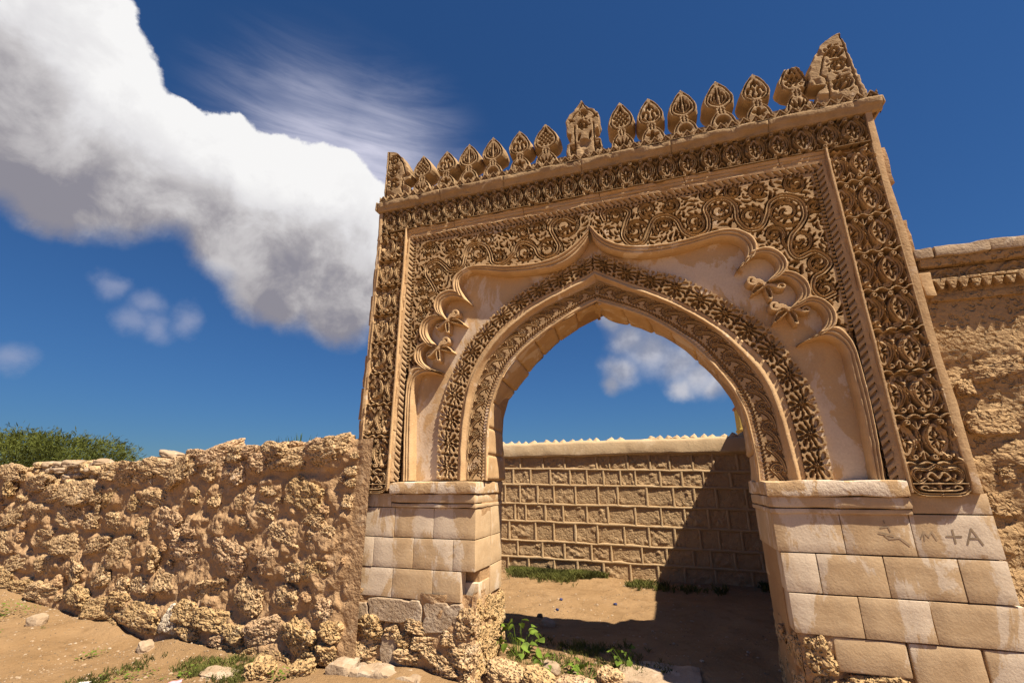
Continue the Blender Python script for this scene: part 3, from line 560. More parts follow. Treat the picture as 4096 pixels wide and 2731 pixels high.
# frame: sloping plain band, twisted rope and bead row
def frame_strip(name, p0, p1, wdt, draw, y0, y1, depth, m, res=.004):
    """strip from p0 to p1 (x,z); width grows to the inner side"""
    p0 = np.array(p0); p1 = np.array(p1); L = np.linalg.norm(p1-p0); d = (p1-p0)/L
    nrm = np.array([0,-1.]) if abs(d[0])>.5 else np.array([-1. if p0[0]>0 else 1.,0])
    R = Relief(0,L,0,wdt,res,1.0); draw(R,L,wdt)
    U,V = np.meshgrid(R.u,R.v); X = p0[0]+d[0]*U+nrm[0]*V; Z = p0[1]+d[1]*U+nrm[1]*V
    Y = y0+(y1-y0)*V/wdt+(1-R.H)*depth+.003*fbm(np.stack([X*8,V*0,Z*8],-1),3,4)
    return surf(name, np.stack([X,Y,Z],-1), m, gate)
def d_rope(R,L,w):
    n = int(L/.062)
    for i in range(n+1):
        x = i*L/n; R.stroke([(x-.030,-.002),(x-.008,w*.35),(x+.008,w*.65),(x+.030,w+.002)], [.003,.008,.008,.003], .0, 'min', soft=.007)
def d_bead(R,L,w):
    n = int(L/.036)
    for i in range(n+1): R.stroke([(i*L/n, w*.30),(i*L/n,w*.62)], .0115, 0, 'min')
def d_plain(R,L,w):
    f = fbm(np.stack(np.broadcast_arrays(R.u[None,:]*7,R.v[:,None]*38,0*R.u[None,:]+L),-1),4,8)
    for vv in (.36,.70):
        xs_ = np.linspace(0,L,60); R.stroke(np.stack([xs_,w*vv+.006*vnoise(np.stack([xs_*3,xs_*0+vv,xs_*0],-1),3)],-1), .0022, .0, 'min') if w>.05 else None
    keepH = R.H.copy()
    R.H = np.minimum(keepH,1-.8*np.clip(f-.05,0,1)); 
    for x in np.arange(.6,L,.83): R.stroke([(x,0),(x+.01,w)], .002, 0, 'min')
frame_strip('plain_frame', (-2.146,4.452), (2.146,4.452), .098, d_plain, .022, .036, .03, M_mould)
frame_strip('plain_frame_step', (-2.11,4.354), (2.11,4.354), .022, d_plain, .022, .026, .02, M_mould)
frame_strip('rope_moulding', (-2.11,4.334), (2.11,4.334), .048, d_rope, .030, .044, .030, M_carve)
frame_strip('bead_row', (-2.055,4.287), (2.055,4.287), .028, d_bead, .046, .052, .035, M_carve)
for s in (-1,1):
    frame_strip('plain_frame', (s*2.146,4.354), (s*2.146,1.59), .038, d_plain, .020, .032, .02, M_mould, .006)
    frame_strip('rope_moulding', (s*2.108,4.30), (s*2.108,1.59), .050, d_rope, .032, .046, .030, M_carve)
    frame_strip('bead_row', (s*2.056,4.27), (s*2.056,2.75), .028, d_bead, .048, .052, .035, M_carve)
    a,b = sorted((s*2.03,s*2.06)); prism('frame_backing', [(a,1.59),(b,1.59),(b,2.75),(a,2.75)], .10, .2, M_core, gate)

# arch bands
def band(O, I, n, tile, yo, yi, depth, name, m, flip, kind=None):
    O = smooth_line(O,400); I = smooth_line(I,400); H = tile.H; nu,nv = tile.nu,tile.nv
    for k in range(n):
        s = (k+np.linspace(0,1,nu))/n*399; i = np.clip(s.astype(int),0,398); f = (s-i)[:,None]
        o = O[i]*(1-f)+O[i+1]*f; q = I[i]*(1-f)+I[i+1]*f
        t = np.linspace(0,1,nv)[:,None]
        P = np.zeros((nv,nu,3)); P[...,0] = o[None,:,0]*(1-t)+q[None,:,0]*t; P[...,2] = o[None,:,1]*(1-t)+q[None,:,1]*t
        P[...,1] = yo+(yi-yo)*t+(1-H)*depth
        P[...,1] += .004*fbm(P*7,2,k)
        surf(name, P, m, gate, flip=flip, smooth=False)
W,L = .20,.166
T1 = Relief(0,L,0,W,.0032,1.0)
c = L/2
T1.dot(c,W/2,.0055)
for q in range(8): a=q/8*6.28+.2; T1.lens(c+.030*math.cos(a)*.95,W/2+.031*math.sin(a),a,.034,.0185,0,tip=.3,fat=.64)
for q in range(12):
    a=(q+.5)/12*6.28
    T1.lens(c+.069*math.cos(a)*.80,W/2+.073*math.sin(a),a,.046 if abs(math.cos(a))<.9 else .030,.0275 if abs(math.sin(a))>.55 else .018,0,tip=.2,fat=.68)
for c in (0,L):
    for t_,l,w_ in ((W*.5,.040,.022),(W*.31,.034,.020),(W*.69,.034,.020),(W*.10,.036,.024),(W*.90,.036,.024)): T1.lens(c,t_,math.pi/2,l,w_,0)
    for sg in (-1,1):
        for tt,aa in ((.40,.75),(.60,-.75)): T1.lens(c+sg*.019, W*tt, math.pi/2-sg*aa, .036, .014, 0)
sc = .016*(1-np.abs(np.sin((T1.u-L/2)/L*math.pi*5+math.pi/2))**.6)
for i,uu in enumerate(T1.u):
    T1.H[(T1.v<sc[i])|(T1.v>W-sc[i]), i] = -.1
T1.H[0,:] = -.2; T1.H[-1,:] = -.2
band(TR['LB0'],TR['LB1'],12,T1,.128,.136,.062,'rosette_panel',M_carve,True); band(TR['RB0'],TR['RB1'],12,T1,.128,.136,.062,'rosette_panel',M_carve,False)
# vine band
W,L = .18,.152
T2 = Relief(0,L,0,W,.0032,1.0)      # v=0 outer edge, v=W inner edge
hook = np.vstack([smooth_line([(-.075,.016),(-.03,.020),(.015,.034),(.060,.066),(.095,.098)],18)[:-1], spiral(.093,.060,.038,.007,1.45,1.45,-1,40)])
for dx in (-2*L,-L,0,L):
    h = hook+[dx,0]
    T2.stroke(h, .0195, 0, 'min')
for dx in (-2*L,-L,0,L):
    T2.stroke([(dx+.020,.004),(dx+.055,.020),(dx+.080,.012)],[.003,.011,.003],0,'min')
    for q in range(6):       # palmette fan behind each scroll
        a = .35+q*.36; x0,y0 = dx+.093+.050*math.cos(a)-.004*q, .062+.047*math.sin(a); T2.lens(x0,y0,a+.25,.036,.0145,0,bend=.25,tip=.2,fat=.6)
for dx in (-2*L,-L,0,L):
    h = hook+[dx,0]; T2.stroke(h, np.linspace(.0125,.0075,len(h)), 1, 'max', groove=.3)
for q in range(-1,6):
    x = q*L/5
    for sg in (-1,1): T2.lens(x+.014,.150+sg*.0125,sg*.60,.038,.0150,0,bend=-.2*sg)
T2.stroke([(0,W-.002),(L,W-.002)], .003, 1); T2.stroke([(0,.128),(L,.128)], .0025, 1); T2.stroke([(0,.0),(L,.0)], .004, 1)
band(TR['LV0'],TR['LV1'],15,T2,.170,.186,.062,'vine_panel',M_carve,True); band(TR['RV0'],TR['RV1'],15,T2,.170,.186,.062,'vine_panel',M_carve,False)
# roll mouldings between the bands, and arris of the opening
for side in 'LR':
    A,B,C,E = (smooth_line(TR[side+k],120) for k in ('B1','R0','V0','E')); V1 = smooth_line(TR[side+'V1'],120)
    pr = [(A,.175),(A,.150),(A+(B-A)*.25,.150),(A+(B-A)*.5,.158),(A+(B-A)*.75,.136),(B,.130),(B+(C-B)*.15,.132),(B+(C-B)*.28,.150),(B+(C-B)*.42,.155),(B+(C-B)*.5,.166),(B+(C-B)*.75,.175),(B+(C-B)*.97,.172),(C,.20)]
    P = np.zeros((120,len(pr),3))
    for j,(q,y) in enumerate(pr): P[:,j,0]=q[:,0]; P[:,j,2]=q[:,1]; P[:,j,1]=y
    P += .003*np.stack([fbm(P*9,3,31+a) for a in range(3)],-1)
    surf('arch_roll', P, M_mould, gate, flip=(side=='R'))
    pr = [(V1,.21),(V1,.186),(V1+(E-V1)*.6,.184),(E,.19),(E,.215)]
    P = np.zeros((120,len(pr),3))
    for j,(q,y) in enumerate(pr): P[:,j,0]=q[:,0]; P[:,j,2]=q[:,1]; P[:,j,1]=y
    surf('arch_arris', P, M_mould, gate, flip=(side=='R'))
    # soffit in voussoirs
    S = smooth_line(TR[side+'S'],160); E = smooth_line(TR[side+'E'],160); n = 9
    for k in range(n):
        i0,i1 = int(k*159/n),int((k+1)*159/n); idx = np.arange(i0,i1+1); m_ = len(idx)
        edge = np.minimum(np.arange(m_),np.arange(m_)[::-1]); K = 12; P = np.zeros((m_,K+4,3))
        nor = np.gradient(E,axis=0)[idx]; nor = np.stack([-nor[:,1],nor[:,0]],-1); nor/=np.linalg.norm(nor,axis=1)[:,None]
        if (nor[m_//2]*[0,1]).sum()<0: nor=-nor
        nor = np.where((nor[:,0:1]*np.sign(E[idx,0:1]))<-.2, -nor, nor)
        for j in range(K+4):
            t = np.clip((j-2)/(K-1),0,1); q = E[idx]*(1-t)+S[idx]*t; y = .19+.59*t
            off = np.where(edge==0,.022,np.where(edge==1,.004,0))
            if j in (0,K+3): off = np.maximum(off,.05)
            mid = .004 if abs(t-.5)<.05 else 0
            q = q+nor*(off+mid)[:,None] if np.ndim(off+mid) else q
            P[:,j,0]=q[:,0]; P[:,j,2]=q[:,1]; P[:,j,1]=y
        nz = fbm(P*4,3,60+k)*.008*(1+1.5*(np.linspace(0,1,K+4)[None,:]>.85)); P[...,0]+=nz*nor[:,None,0]; P[...,2]+=nz*nor[:,None,1]
        P[:,-2:,1] += .03*fbm(P[:,-2:]*5,2,70)
        surf('voussoir', P, M_vous, gate)
# cornice in lengths, zigzag row, parapet and merlons
cp = [(.03,4.750),(.002,4.752),(-.003,4.760),(-.008,4.782),(-.018,4.804),(-.028,4.814),(-.030,4.820),(-.040,4.858),(-.037,4.868),(-.012,4.872),(.06,4.886)]
xs = [-2.575,-1.72,-.93,-.05,.86,1.74,2.65]
for a,b in zip(xs[:-1],xs[1:]):
    n = int((b-a)/.02); X = np.linspace(a+.002,b-.002,n); P = np.zeros((n+2,len(cp),3))
    for j,(y,z) in enumerate(cp):
        P[1:-1,j] = np.stack([X,np.full(n,y),np.full(n,z)],-1)
    P[0] = P[1]; P[-1] = P[-2]; P[0,:,1] = .06; P[-1,:,1] = .06
    e = fbm(P*[7,30,30],4,11); P[1:-1,:,1] += .008*e[1:-1]+.03*np.clip(fbm(P*[11,14,14],4,15)[1:-1]-.22,0,1); P[1:-1,:,2] += .004*fbm(P*[9,9,9],3,12)[1:-1]
    surf('cornice', P, M_merl, gate, flip=True)
# cornice returns at the two ends
rough_box('cornice_end', -2.60, -2.577, -.03, .35, 4.775, 4.884, M_merl, gate, amp=.008)
rough_box('cornice_end', 2.652, 2.675, -.03, .35, 4.80, 4.89, M_merl, gate, amp=.008)
P8 = .1035; n = 50
R = Relief(0,P8,4.870,4.956,.0028,0.0); z0_,z1_ = 4.876,4.948
R.stroke([(P8/2,z0_),(P8/2,z1_-.012)], [.034,.001], .8, soft=.004)
R.stroke([(0,z0_),(P8/2,z1_),(P8,z0_)], .0058, 1); R.stroke([(0,z0_-.003),(P8,z0_-.003)], .005, 1)
for x0 in (0,P8): R.lens(x0,4.928,math.pi/2,.052,.016,.85,mode='max')
R.lens(P8/2-.011,4.892,math.pi/2+.5,.036,.011,0); R.lens(P8/2+.011,4.892,math.pi/2-.5,.036,.011,0)
X,Z = np.meshgrid(R.u,R.v); me_z = mesh_np('zigzag_panel', np.stack([X,(1-R.H)*.05,Z],-1), grid_faces(*X.shape), False)
for k in range(n):
    o = ob('zigzag_panel', me_z, M_merl, gate, (-2.545+k*P8,-.036+rng.uniform(-.002,.002),rng.uniform(-.002,.002)))
rough_box('parapet', -2.54, 2.63, .016, .30, 4.87, 4.95, M_merl, gate, amp=.004)
rough_box('parapet', -2.15, 2.18, .10, .27, 4.951, 5.055, M_merl, gate, amp=.012, step=.2)

HW_Z = [0,.03,.07,.11,.145,.165,.185,.2,.215,.235,.26,.30,.34,.38,.42,.46,.50,.535,.55]
HW_W = [.124,.121,.112,.094,.068,.044,.034,.044,.038,.078,.112,.130,.132,.120,.099,.074,.044,.014,.003]
def crest(kind):
    R = Relief(-.15,.15,-.005,.56,.003,1.0)
    hw = lambda z: np.interp(z,HW_Z,HW_W)
    for s in (-1,1):      # sunk line following the outline
        zz = np.linspace(.225,.50,30); R.stroke(np.stack([s*np.maximum(hw(zz)-.020,.003),zz],-1), .0052, 0,'min')
        zz = np.linspace(0,.145,16); R.stroke(np.stack([s*(hw(zz)-.020),zz],-1), .0045, 0,'min')
        R.stroke([(s*.012,.150),(s*.020,.165),(s*.012,.178),(s*.024,.190),(s*.014,.202),(s*.010,.215)], .003, 0,'min')
    if kind=='A':
        for i in range(-3,4):
            for j in range(0,6):
                x = (i+.5*(j%2))*.046; z = .275+j*.030
                if abs(x)+.018<np.interp(z,HW_Z,HW_W)-.03: R.stroke([(x,z-.014),(x,z),(x,z+.014)],[.003,.014,.003],0,'min')
        R.stroke([(0,.44),(0,.455),(0,.50)],[.002,.02,.003],0,'min')
    elif kind=='B':
        for s in (-1,1):
            R.stroke(smooth_line([(s*.012,.26),(s*.03,.29),(s*.02,.34),(s*.034,.37),(s*.066,.36),(s*.074,.32)],20),.011,0,'min')
            R.stroke(spiral(s*.046,.335,.018,.006,1.2,1,s,16),.0045,1)
            R.lens(s*.062,.275,s*.8,.07,.016,0); R.lens(s*.030,.415,math.pi/2+s*.3,.06,.015,0)
        R.lens(0,.43,math.pi/2,.09,.030,0); R.lens(0,.425,math.pi/2,.05,.008,1,mode='max')
    else:
        for s in (-1,1):
            R.stroke(smooth_line([(s*.006,.245),(s*.05,.275),(s*.083,.32),(s*.070,.38)],18),np.interp(np.linspace(0,1,18),[0,.5,1],[.003,.012,.002]),0,'min')
            R.stroke(smooth_line([(s*.008,.27),(s*.035,.30),(s*.052,.34),(s*.036,.40)],18),np.interp(np.linspace(0,1,18),[0,.5,1],[.003,.011,.002]),0,'min')
            R.stroke(smooth_line([(s*.009,.29),(s*.022,.33),(s*.016,.40),(s*.012,.46)],18),np.interp(np.linspace(0,1,18),[0,.5,1],[.003,.011,.002]),0,'min')
    if kind=='A':
        for x,a in ((0,0),(-.032,.35),(.032,-.35),(-.06,.6),(.06,-.6)): R.lens(x,.062,math.pi/2+a,.105,.022,0,tip=.05,fat=.2)
    elif kind=='B':
        for q in range(5): a=math.pi/2+q/5*6.28; R.lens(.034*math.cos(a),.066+.034*math.sin(a),a,.055,.034,0,tip=.2,fat=.65)
    else:
        R.dot(0,.06,.060,0); 
        for s in (-1,1): R.stroke(spiral(s*.022,.028,.020,.006,math.pi/2,1.1,s,16),.005,.8)
    return R
def crest_mesh(R, nm, zl, xl, xr, depth, y0=0.0, nx=44, nz=90, seed=0, chop=None, back=1.06):
    z = np.linspace(zl[0],zl[1],nz); a = xl(z); b = xr(z); t = np.linspace(0,1,nx)[None,:]
    X = a[:,None]*(1-t)+b[:,None]*t; Z = np.repeat(z[:,None],nx,1); H = R.sample(X,Z)
    H[:,[0,-1]] = .9
    Y = y0+(1-H)*.065
    if chop is not None:
        q = np.clip((fbm(np.stack([X*9,Z*9,X*0],-1),3,seed)+chop(X,Z)),0,1); Y = Y+q*.045; 
    Pf = np.stack([X,Y,Z],-1)+.003*np.stack([fbm(np.stack([X*18,Z*18,X*0+seed],-1),3,k) for k in range(3)],-1)
    rows = [Pf]; V = Pf.reshape(-1,3); F = grid_faces(nz,nx)
    idx = np.arange(nz*nx).reshape(nz,nx); loop = np.r_[idx[0,:],idx[1:,-1],idx[-1,-2::-1],idx[-2:0:-1,0]]
    ring = V[loop]; cx,cz = ring[:,0].mean(), ring[:,2].mean(); n = len(loop); prev = loop; VV=[V]; FF=[F]; base=len(V)
    for k,d in enumerate((.02,depth*.4,depth*.75,depth)):
        q = ring.copy(); g = 1+(back-1)*min(1,(k+.4)/1.5); q[:,0]=cx+(q[:,0]-cx)*g; q[:,2]=np.maximum(zl[0],cz+(q[:,2]-cz)*(g*.5+.5)); q[:,1]=y0+d+.012
        q += .006*np.stack([fbm(q*11+seed,3,40+a) for a in range(3)],-1)
        new = np.arange(base,base+n); VV.append(q); FF.append(np.stack([prev,new,np.roll(new,-1),np.roll(prev,-1)],-1)); prev=new; base+=n
    c = len(np.vstack(VV)); VV.append(np.array([[cx,y0+depth+.01,cz]])); nx_=np.roll(prev,-1)
    FF.append(np.stack([prev,np.full(n,c),np.full(n,c),nx_],-1))
    V = np.vstack(VV); F = np.vstack(FF)
    bm = bmesh.new(); vs_ = [bm.verts.new(p) for p in V]
    for f in F:
        g = list(dict.fromkeys(f.tolist()))
        try: bm.faces.new([vs_[i] for i in g])
        except ValueError: pass
    return bm_mesh(nm,bm,True)
hwf = lambda z: np.interp(z,HW_Z,HW_W)
CM = {}
for kd in 'ABC':
    CM[kd] = crest_mesh(crest(kd),'merlon',(0,.55),lambda z:-hwf(z),hwf,.19,seed=ord(kd),back=1.14)
CM['X'] = crest_mesh(crest('A'),'merlon',(0,.50),lambda z:-hwf(z)*(1+.06*np.sin(z*40)),lambda z:hwf(z)*(1-.1*np.sin(z*55)**2),.15,seed=9,chop=lambda X,Z:np.clip((Z-.27)*5,-.4,.6)+X*3-.1)
mx = [(-2.0,'A',5.46),(-1.672,'B',5.44),(-1.378,'C',5.475),(-1.072,'C',5.475),(-.742,'B',5.47),(-.44,'A',5.485),(.394,'A',5.53),(.706,'B',5.50),(1.02,'C',5.50),(1.372,'C',5.51),(1.698,'B',5.485),(2.04,'X',5.46)]
for i,(x,kd,top) in enumerate(mx):
    o = ob('merlon', CM[kd], M_merl, gate, (x, .012+rng.uniform(-.004,.006), 4.945)); o.scale = (rng.uniform(.97,1.05)*1.0, 1.0+ (.25 if x>0 else 0), (top-4.945)/.55 if kd!='X' else (5.455-4.945)/.50); o.rotation_euler = (rng.uniform(-.02,.02),rng.uniform(-.02,.02),rng.uniform(-.03,.03))
# corner finials and the centre finial
def finial_relief(x0,x1,z0,z1,seed,vols,border):
    R = Relief(x0-.03,x1+.03,z0,z1+.03,.003,1.0); rg=np.random.default_rng(seed)
    for b in border: R.stroke(b,.005,0,'min')
    for x,z,r,d in vols:
        R.stroke(spiral(x,z,r,r*.25,rg.uniform(0,6),1.4,d,40),.013,0,'min'); R.stroke(spiral(x,z,r*.82,r*.2,rg.uniform(0,6),1.3,d,40),.006,1)
        for q in range(9): a=q/9*6.28; R.lens(x+r*.5*math.cos(a),z+r*.5*math.sin(a),a+.6*d,r*.5,.017,0,bend=.25*d); 
        for q in range(8): a=(q+.5)/8*6.28; R.lens(x+r*1.12*math.cos(a),z+r*1.12*math.sin(a),a+1.2*d,r*.5,.013,0,bend=.2*d)
    return R
zl_ = [4.945,5.05,5.08,5.11,5.15,5.17,5.22,5.34,5.47,5.555,5.61,5.625,5.645]; xl_ = [-2.16,-2.17,-2.20,-2.25,-2.25,-2.155,-2.155,-2.20,-2.265,-2.335,-2.39,-2.43,-2.50]
Rf = finial_relief(-2.53,-2.15,4.94,5.66,3,[(-2.40,5.49,.075,1),(-2.40,5.32,.07,-1),(-2.40,5.14,.07,1)],[[(-2.495,4.95),(-2.495,5.63)],[(-2.27,5.0),(-2.27,5.22),(-2.23,5.25),(-2.28,5.42),(-2.36,5.54)]])
ob('corner_finial', crest_mesh(Rf,'corner_finial',(4.945,5.645),lambda z:np.full_like(z,-2.522),lambda z:np.interp(z,zl_,xl_)+.006*np.sin(z*70),.15,.012,50,120,4,chop=lambda X,Z:np.clip((5.16-Z)*3.5,-.5,.45)-.25,back=1.02), M_merl, gate)
zr_ = [4.945,5.06,5.09,5.12,5.16,5.19,5.29,5.41,5.51,5.60,5.665,5.695,5.715]; xr_ = [2.19,2.19,2.22,2.27,2.27,2.16,2.162,2.198,2.25,2.305,2.365,2.42,2.476]
Rf = finial_relief(2.19,2.6,4.94,5.74,4,[(2.41,5.52,.07,-1),(2.42,5.34,.08,1),(2.43,5.13,.085,-1)],[[(2.53,4.95),(2.49,5.70)],[(2.30,5.0),(2.30,5.24),(2.26,5.28),(2.31,5.46),(2.40,5.60)]])
ob('corner_finial', crest_mesh(Rf,'corner_finial',(4.945,5.715),lambda z:np.interp(z,zr_,xr_)+.006*np.sin(z*60),lambda z:np.interp(z,[4.945,5.1,5.4,5.715],[2.578,2.565,2.53,2.502])+.008*np.sin(z*33)**3,.17,.012,50,120,5,chop=lambda X,Z:np.clip((5.10-Z)*3,-.6,.3)-.3,back=1.05), M_merl, gate)
zc_ = [4.95,5.13,5.14,5.15,5.265,5.285,5.33,5.42,5.47,5.51,5.535,5.56,5.60,5.64,5.685]; wc_ = [.190,.190,.168,.135,.135,.172,.182,.184,.178,.160,.150,.088,.062,.038,.004]
Rc = finial_relief(-.19,.19,4.95,5.69,8,[(0,5.36,.062,1),(0,5.505,.045,-1)],[[(-.105,4.97),(-.105,5.36)],[(.105,4.97),(.105,5.36)],[(-.16,4.99),(-.16,5.11),(-.105,5.12)],[(.16,4.99),(.16,5.11),(.105,5.12)],[(-.165,5.40),(-.10,5.51),(-.05,5.55),(0,5.65),(.05,5.55),(.10,5.51),(.165,5.40)]])
for s in (-1,1): Rc.lens(s*.133,5.04,math.pi/2+.35,.12,.025,0); Rc.lens(s*.133,5.04,math.pi/2-.35,.12,.025,0); Rc.lens(s*.13,5.44,.6*s,.08,.03,0); Rc.lens(s*.06,5.2,1.3,.10,.03,0)
ob('centre_finial', crest_mesh(Rc,'centre_finial',(4.95,5.685),lambda z:-np.interp(z,zc_,wc_)-.012+.006*np.sin(z*47),lambda z:np.interp(z,zc_,wc_)-.018+.006*np.sin(z*60),.15,.012,60,130,6,chop=lambda X,Z:np.clip((5.15-Z)*3.5,-.8,.5)-.30-abs(X)*3,back=1.03), M_merl, gate)

# fleurs at the cusps
def fleur(c, tip, side):
    d = np.array(tip)-c; a0 = math.atan2(d[1],d[0]); R = Relief(-.16,.24,-.17,.17,.004,0.0); L = np.linalg.norm(d)
    sg = 1 if side=='L' else -1; T = np.linspace(0,1,16)
    def lobe(pts, prof, hollow=.55, val=.25):
        l = smooth_line(pts,16); R.stroke(l, np.interp(T,[0,.45,1],prof), 1)
        if hollow: R.stroke(l[2:-2], np.interp(T,[0,.45,1],prof)[2:-2]*hollow, val, 'min')
    lobe([(0,0),(L*.55,.016*sg),(L*1.08,0)], [.010,.032,.003], .6)
    lobe([(0,0),(.020,-sg*.060),(.055,-sg*.125)], [.008,.027,.016], .6)
    lobe([(0,0),(-.04,-sg*.05),(-.06,-sg*.105)], [.007,.019,.011], 0)
    R.stroke(smooth_line([(0,0),(.012,sg*.05),(.045,sg*.085)],12), np.interp(np.linspace(0,1,12),[0,.6,1],[.011,.024,.020]), 1)
    R.stroke(spiral(.050,sg*.098,.045,.022,sg*-2.0,.85,sg,20), .014, 1)
    R.stroke(spiral(-.085,-sg*.10,.030,.014,sg*1.0,.9,sg,20), .010, 1)
    R.dot(0,0,.022,1,'max')
    R.H = np.maximum(R.H,0); U,V = np.meshgrid(R.u,R.v); c_,s_ = math.cos(a0),math.sin(a0)
    P = np.stack([c[0]+U*c_-V*s_, .060+(1-R.H)*.105, c[1]+U*s_+V*c_],-1)
    surf('cusp_fleur', P, M_mould, gate, R.H>.02)
for s,k in (('L','FL'),('R','FR')):
    q = TR[k]; fleur(np.array(q[0]),q[1],s); fleur(np.array(q[2]),q[3],s)

# ------------------------------------------------------------------ piers: ledges, plaster blocks, rubble feet
def ledge(x0,x1,sx):
    rough_box('ledge', x0,x1, -.012,.79, 1.475,1.585, M_cap, gate, amp=.008, bev=.016, step=.05)
    rough_box('ledge_moulding', x0+.005,x1+(-.012 if sx<0 else .0)+(.012 if sx>0 else 0), .012,.785, 1.392,1.472, M_block, gate, amp=.005, bev=.02, step=.08)
    rough_box('ledge_fillet', x0+.01,x1+(-.010 if sx<0 else .0), .024,.78, 1.350,1.384, M_block, gate, amp=.005, bev=.008, step=.06)
ledge(-2.118,-1.200,-1); ledge(1.222,2.14,1)
G = .0024
def blk(x0,x1,z0,z1,y0,y1,bev=.003,jit=.003):
    rough_box('plaster_block', x0+G,x1-G,y0+rng.uniform(-1,1)*jit,y1,z0+G,z1-G,M_block,gate,amp=.0026 if jit else .0004,bev=bev,step=.12)
YB = .045
# left pier
rowsL = [(1.076,1.346,[-2.49,-2.07,-1.645,-1.215]),(.808,1.073,[-2.482,-2.283,-1.848,-1.432,-1.212]),(.555,.805,[-2.475,-2.05,-1.63,-1.345])]
for z0,z1,xs in rowsL:
    for a,b in zip(xs[:-1],xs[1:]): blk(a,b,z0,z1,YB,.44 if b>-1.25 else .16)
    blk(-1.42,-1.212,z0,z1,.447,.775)
blk(-1.42,-1.216,.555,.70,.16,.44)
blk(-2.49,-2.12,1.349,1.48,YB,.16)
# right pier, running on into the wall
rowsR = [(1.078,1.356,[1.245,1.69,2.116,2.60]),(.808,1.074,[1.262,1.492,1.905,2.332,2.60]),(.545,.804,[1.272,1.702,2.112,2.62])]
for z0,z1,xs in rowsR:
    for a,b in zip(xs[:-1],xs[1:]): blk(a,b,z0,z1,YB,.40 if a<1.3 else .16, jit=0 if z0>1 else .003)
    blk(xs[0]+.002,1.46,z0,z1,.407,.775)
blk(2.145,2.60,1.36,1.50,YB,.16)
for a,b,z0,z1 in ((1.50,1.93,.33,.541),(1.94,2.335,.24,.541),(2.345,2.75,.22,.541)): blk(a,b,z0,z1,YB+.004,.16,.012)
# rubble feet
def lump_mesh(nm, seed, sub=4, amp=.30, pit=.12, flat=.0, boxy=4.0):
    bm = bmesh.new(); bmesh.ops.create_icosphere(bm, subdivisions=sub, radius=1.0)
    p = np.array([v.co[:] for v in bm.verts]); p /= (np.abs(p)**boxy).sum(1)[:,None]**(1/boxy)
    n = fbm(p*1.3+seed*7.1,2,seed)*amp*.8+fbm(p*3.3+seed,3,seed+9)*amp*.34+fbm(p*np.array([2.5,2.5,7.5])+seed,3,seed+21)*amp*.30
    pits = np.clip(vnoise(p*5.6+seed*3,seed+3)-.25,0,1)*pit*1.5+np.clip(vnoise(p*11+seed,seed+5)-.05,0,1)*pit*.8
    q = p*(1+n-pits)[:,None]
    for v,c in zip(bm.verts,q): v.co = c
    return bm_mesh(nm,bm,sub<4 or seed>=10)
LUMP = [lump_mesh('stone',s,5 if s<10 else 4,.20 if s<10 else .16,.17 if s<10 else .05) for s in range(14)]
LMAT = {}
def lump(name,parent,loc,rad,m,kind=None,rot=None,hi=True):
    k = rng.integers(0,10) if hi else rng.integers(10,14)
    if kind is not None: k = kind
    key = (k,m.name)
    if key not in LMAT:
        c = LUMP[k].copy(); c.materials.clear(); c.materials.append(m); LMAT[key]=c
    o = ob(name,LMAT[key],m,parent,loc); o.scale = rad; o.rotation_euler = rot if rot is not None else (rng.normal(0,.18),rng.normal(0,.18),rng.normal(0,.25)); return o
def mortar_sheet(name,x0,x1,z0,z1,y,amp,parent,m,seed,step=.018,axis='x',edge=.1):
    U,Z = np.meshgrid(np.arange(x0,x1+step,step),np.arange(z0,z1+step,step))
    q = np.stack([U*3,0*U,Z*3],-1); d = amp*(fbm(q,5,seed,.55)+.5*np.abs(fbm(q*2.2,3,seed+4)))
    Pp = np.stack([U,y-d,Z],-1) if axis=='x' else np.stack([y+d,U,Z],-1)
    return surf(name,Pp,m,parent,flip=(axis!='x'))
mortar_sheet('rubble_mortar',-2.62,-1.21,-.25,.60,.075,.035,gate,M_mortar,5); mortar_sheet('rubble_mortar',.06,.80,-.25,.62,-1.235,.025,gate,M_mortar,6,axis='y')
mortar_sheet('rubble_mortar',1.30,3.0,-.3,.60,.09,.035,gate,M_mortar,7); 
def mjamb(x,seed):
    U,Z = np.meshgrid(np.arange(.06,.80,.02),np.arange(-.25,.56,.02)); surf('rubble_mortar',np.stack([x-.03*fbm(np.stack([U*4,Z*4,U*0],-1),4,seed),U,Z],-1),M_mortar,gate)
mjamb(1.285,8)
PL = [(-2.08,.46,.209,.092),(-1.79,.46,.072,.09),(-1.57,.43,.139,.11),(-1.39,.47,.054,.065),(-2.38,.43,.093,.07),(-2.05,.14,.087,.098),(-1.93,.07,.099,.043)]
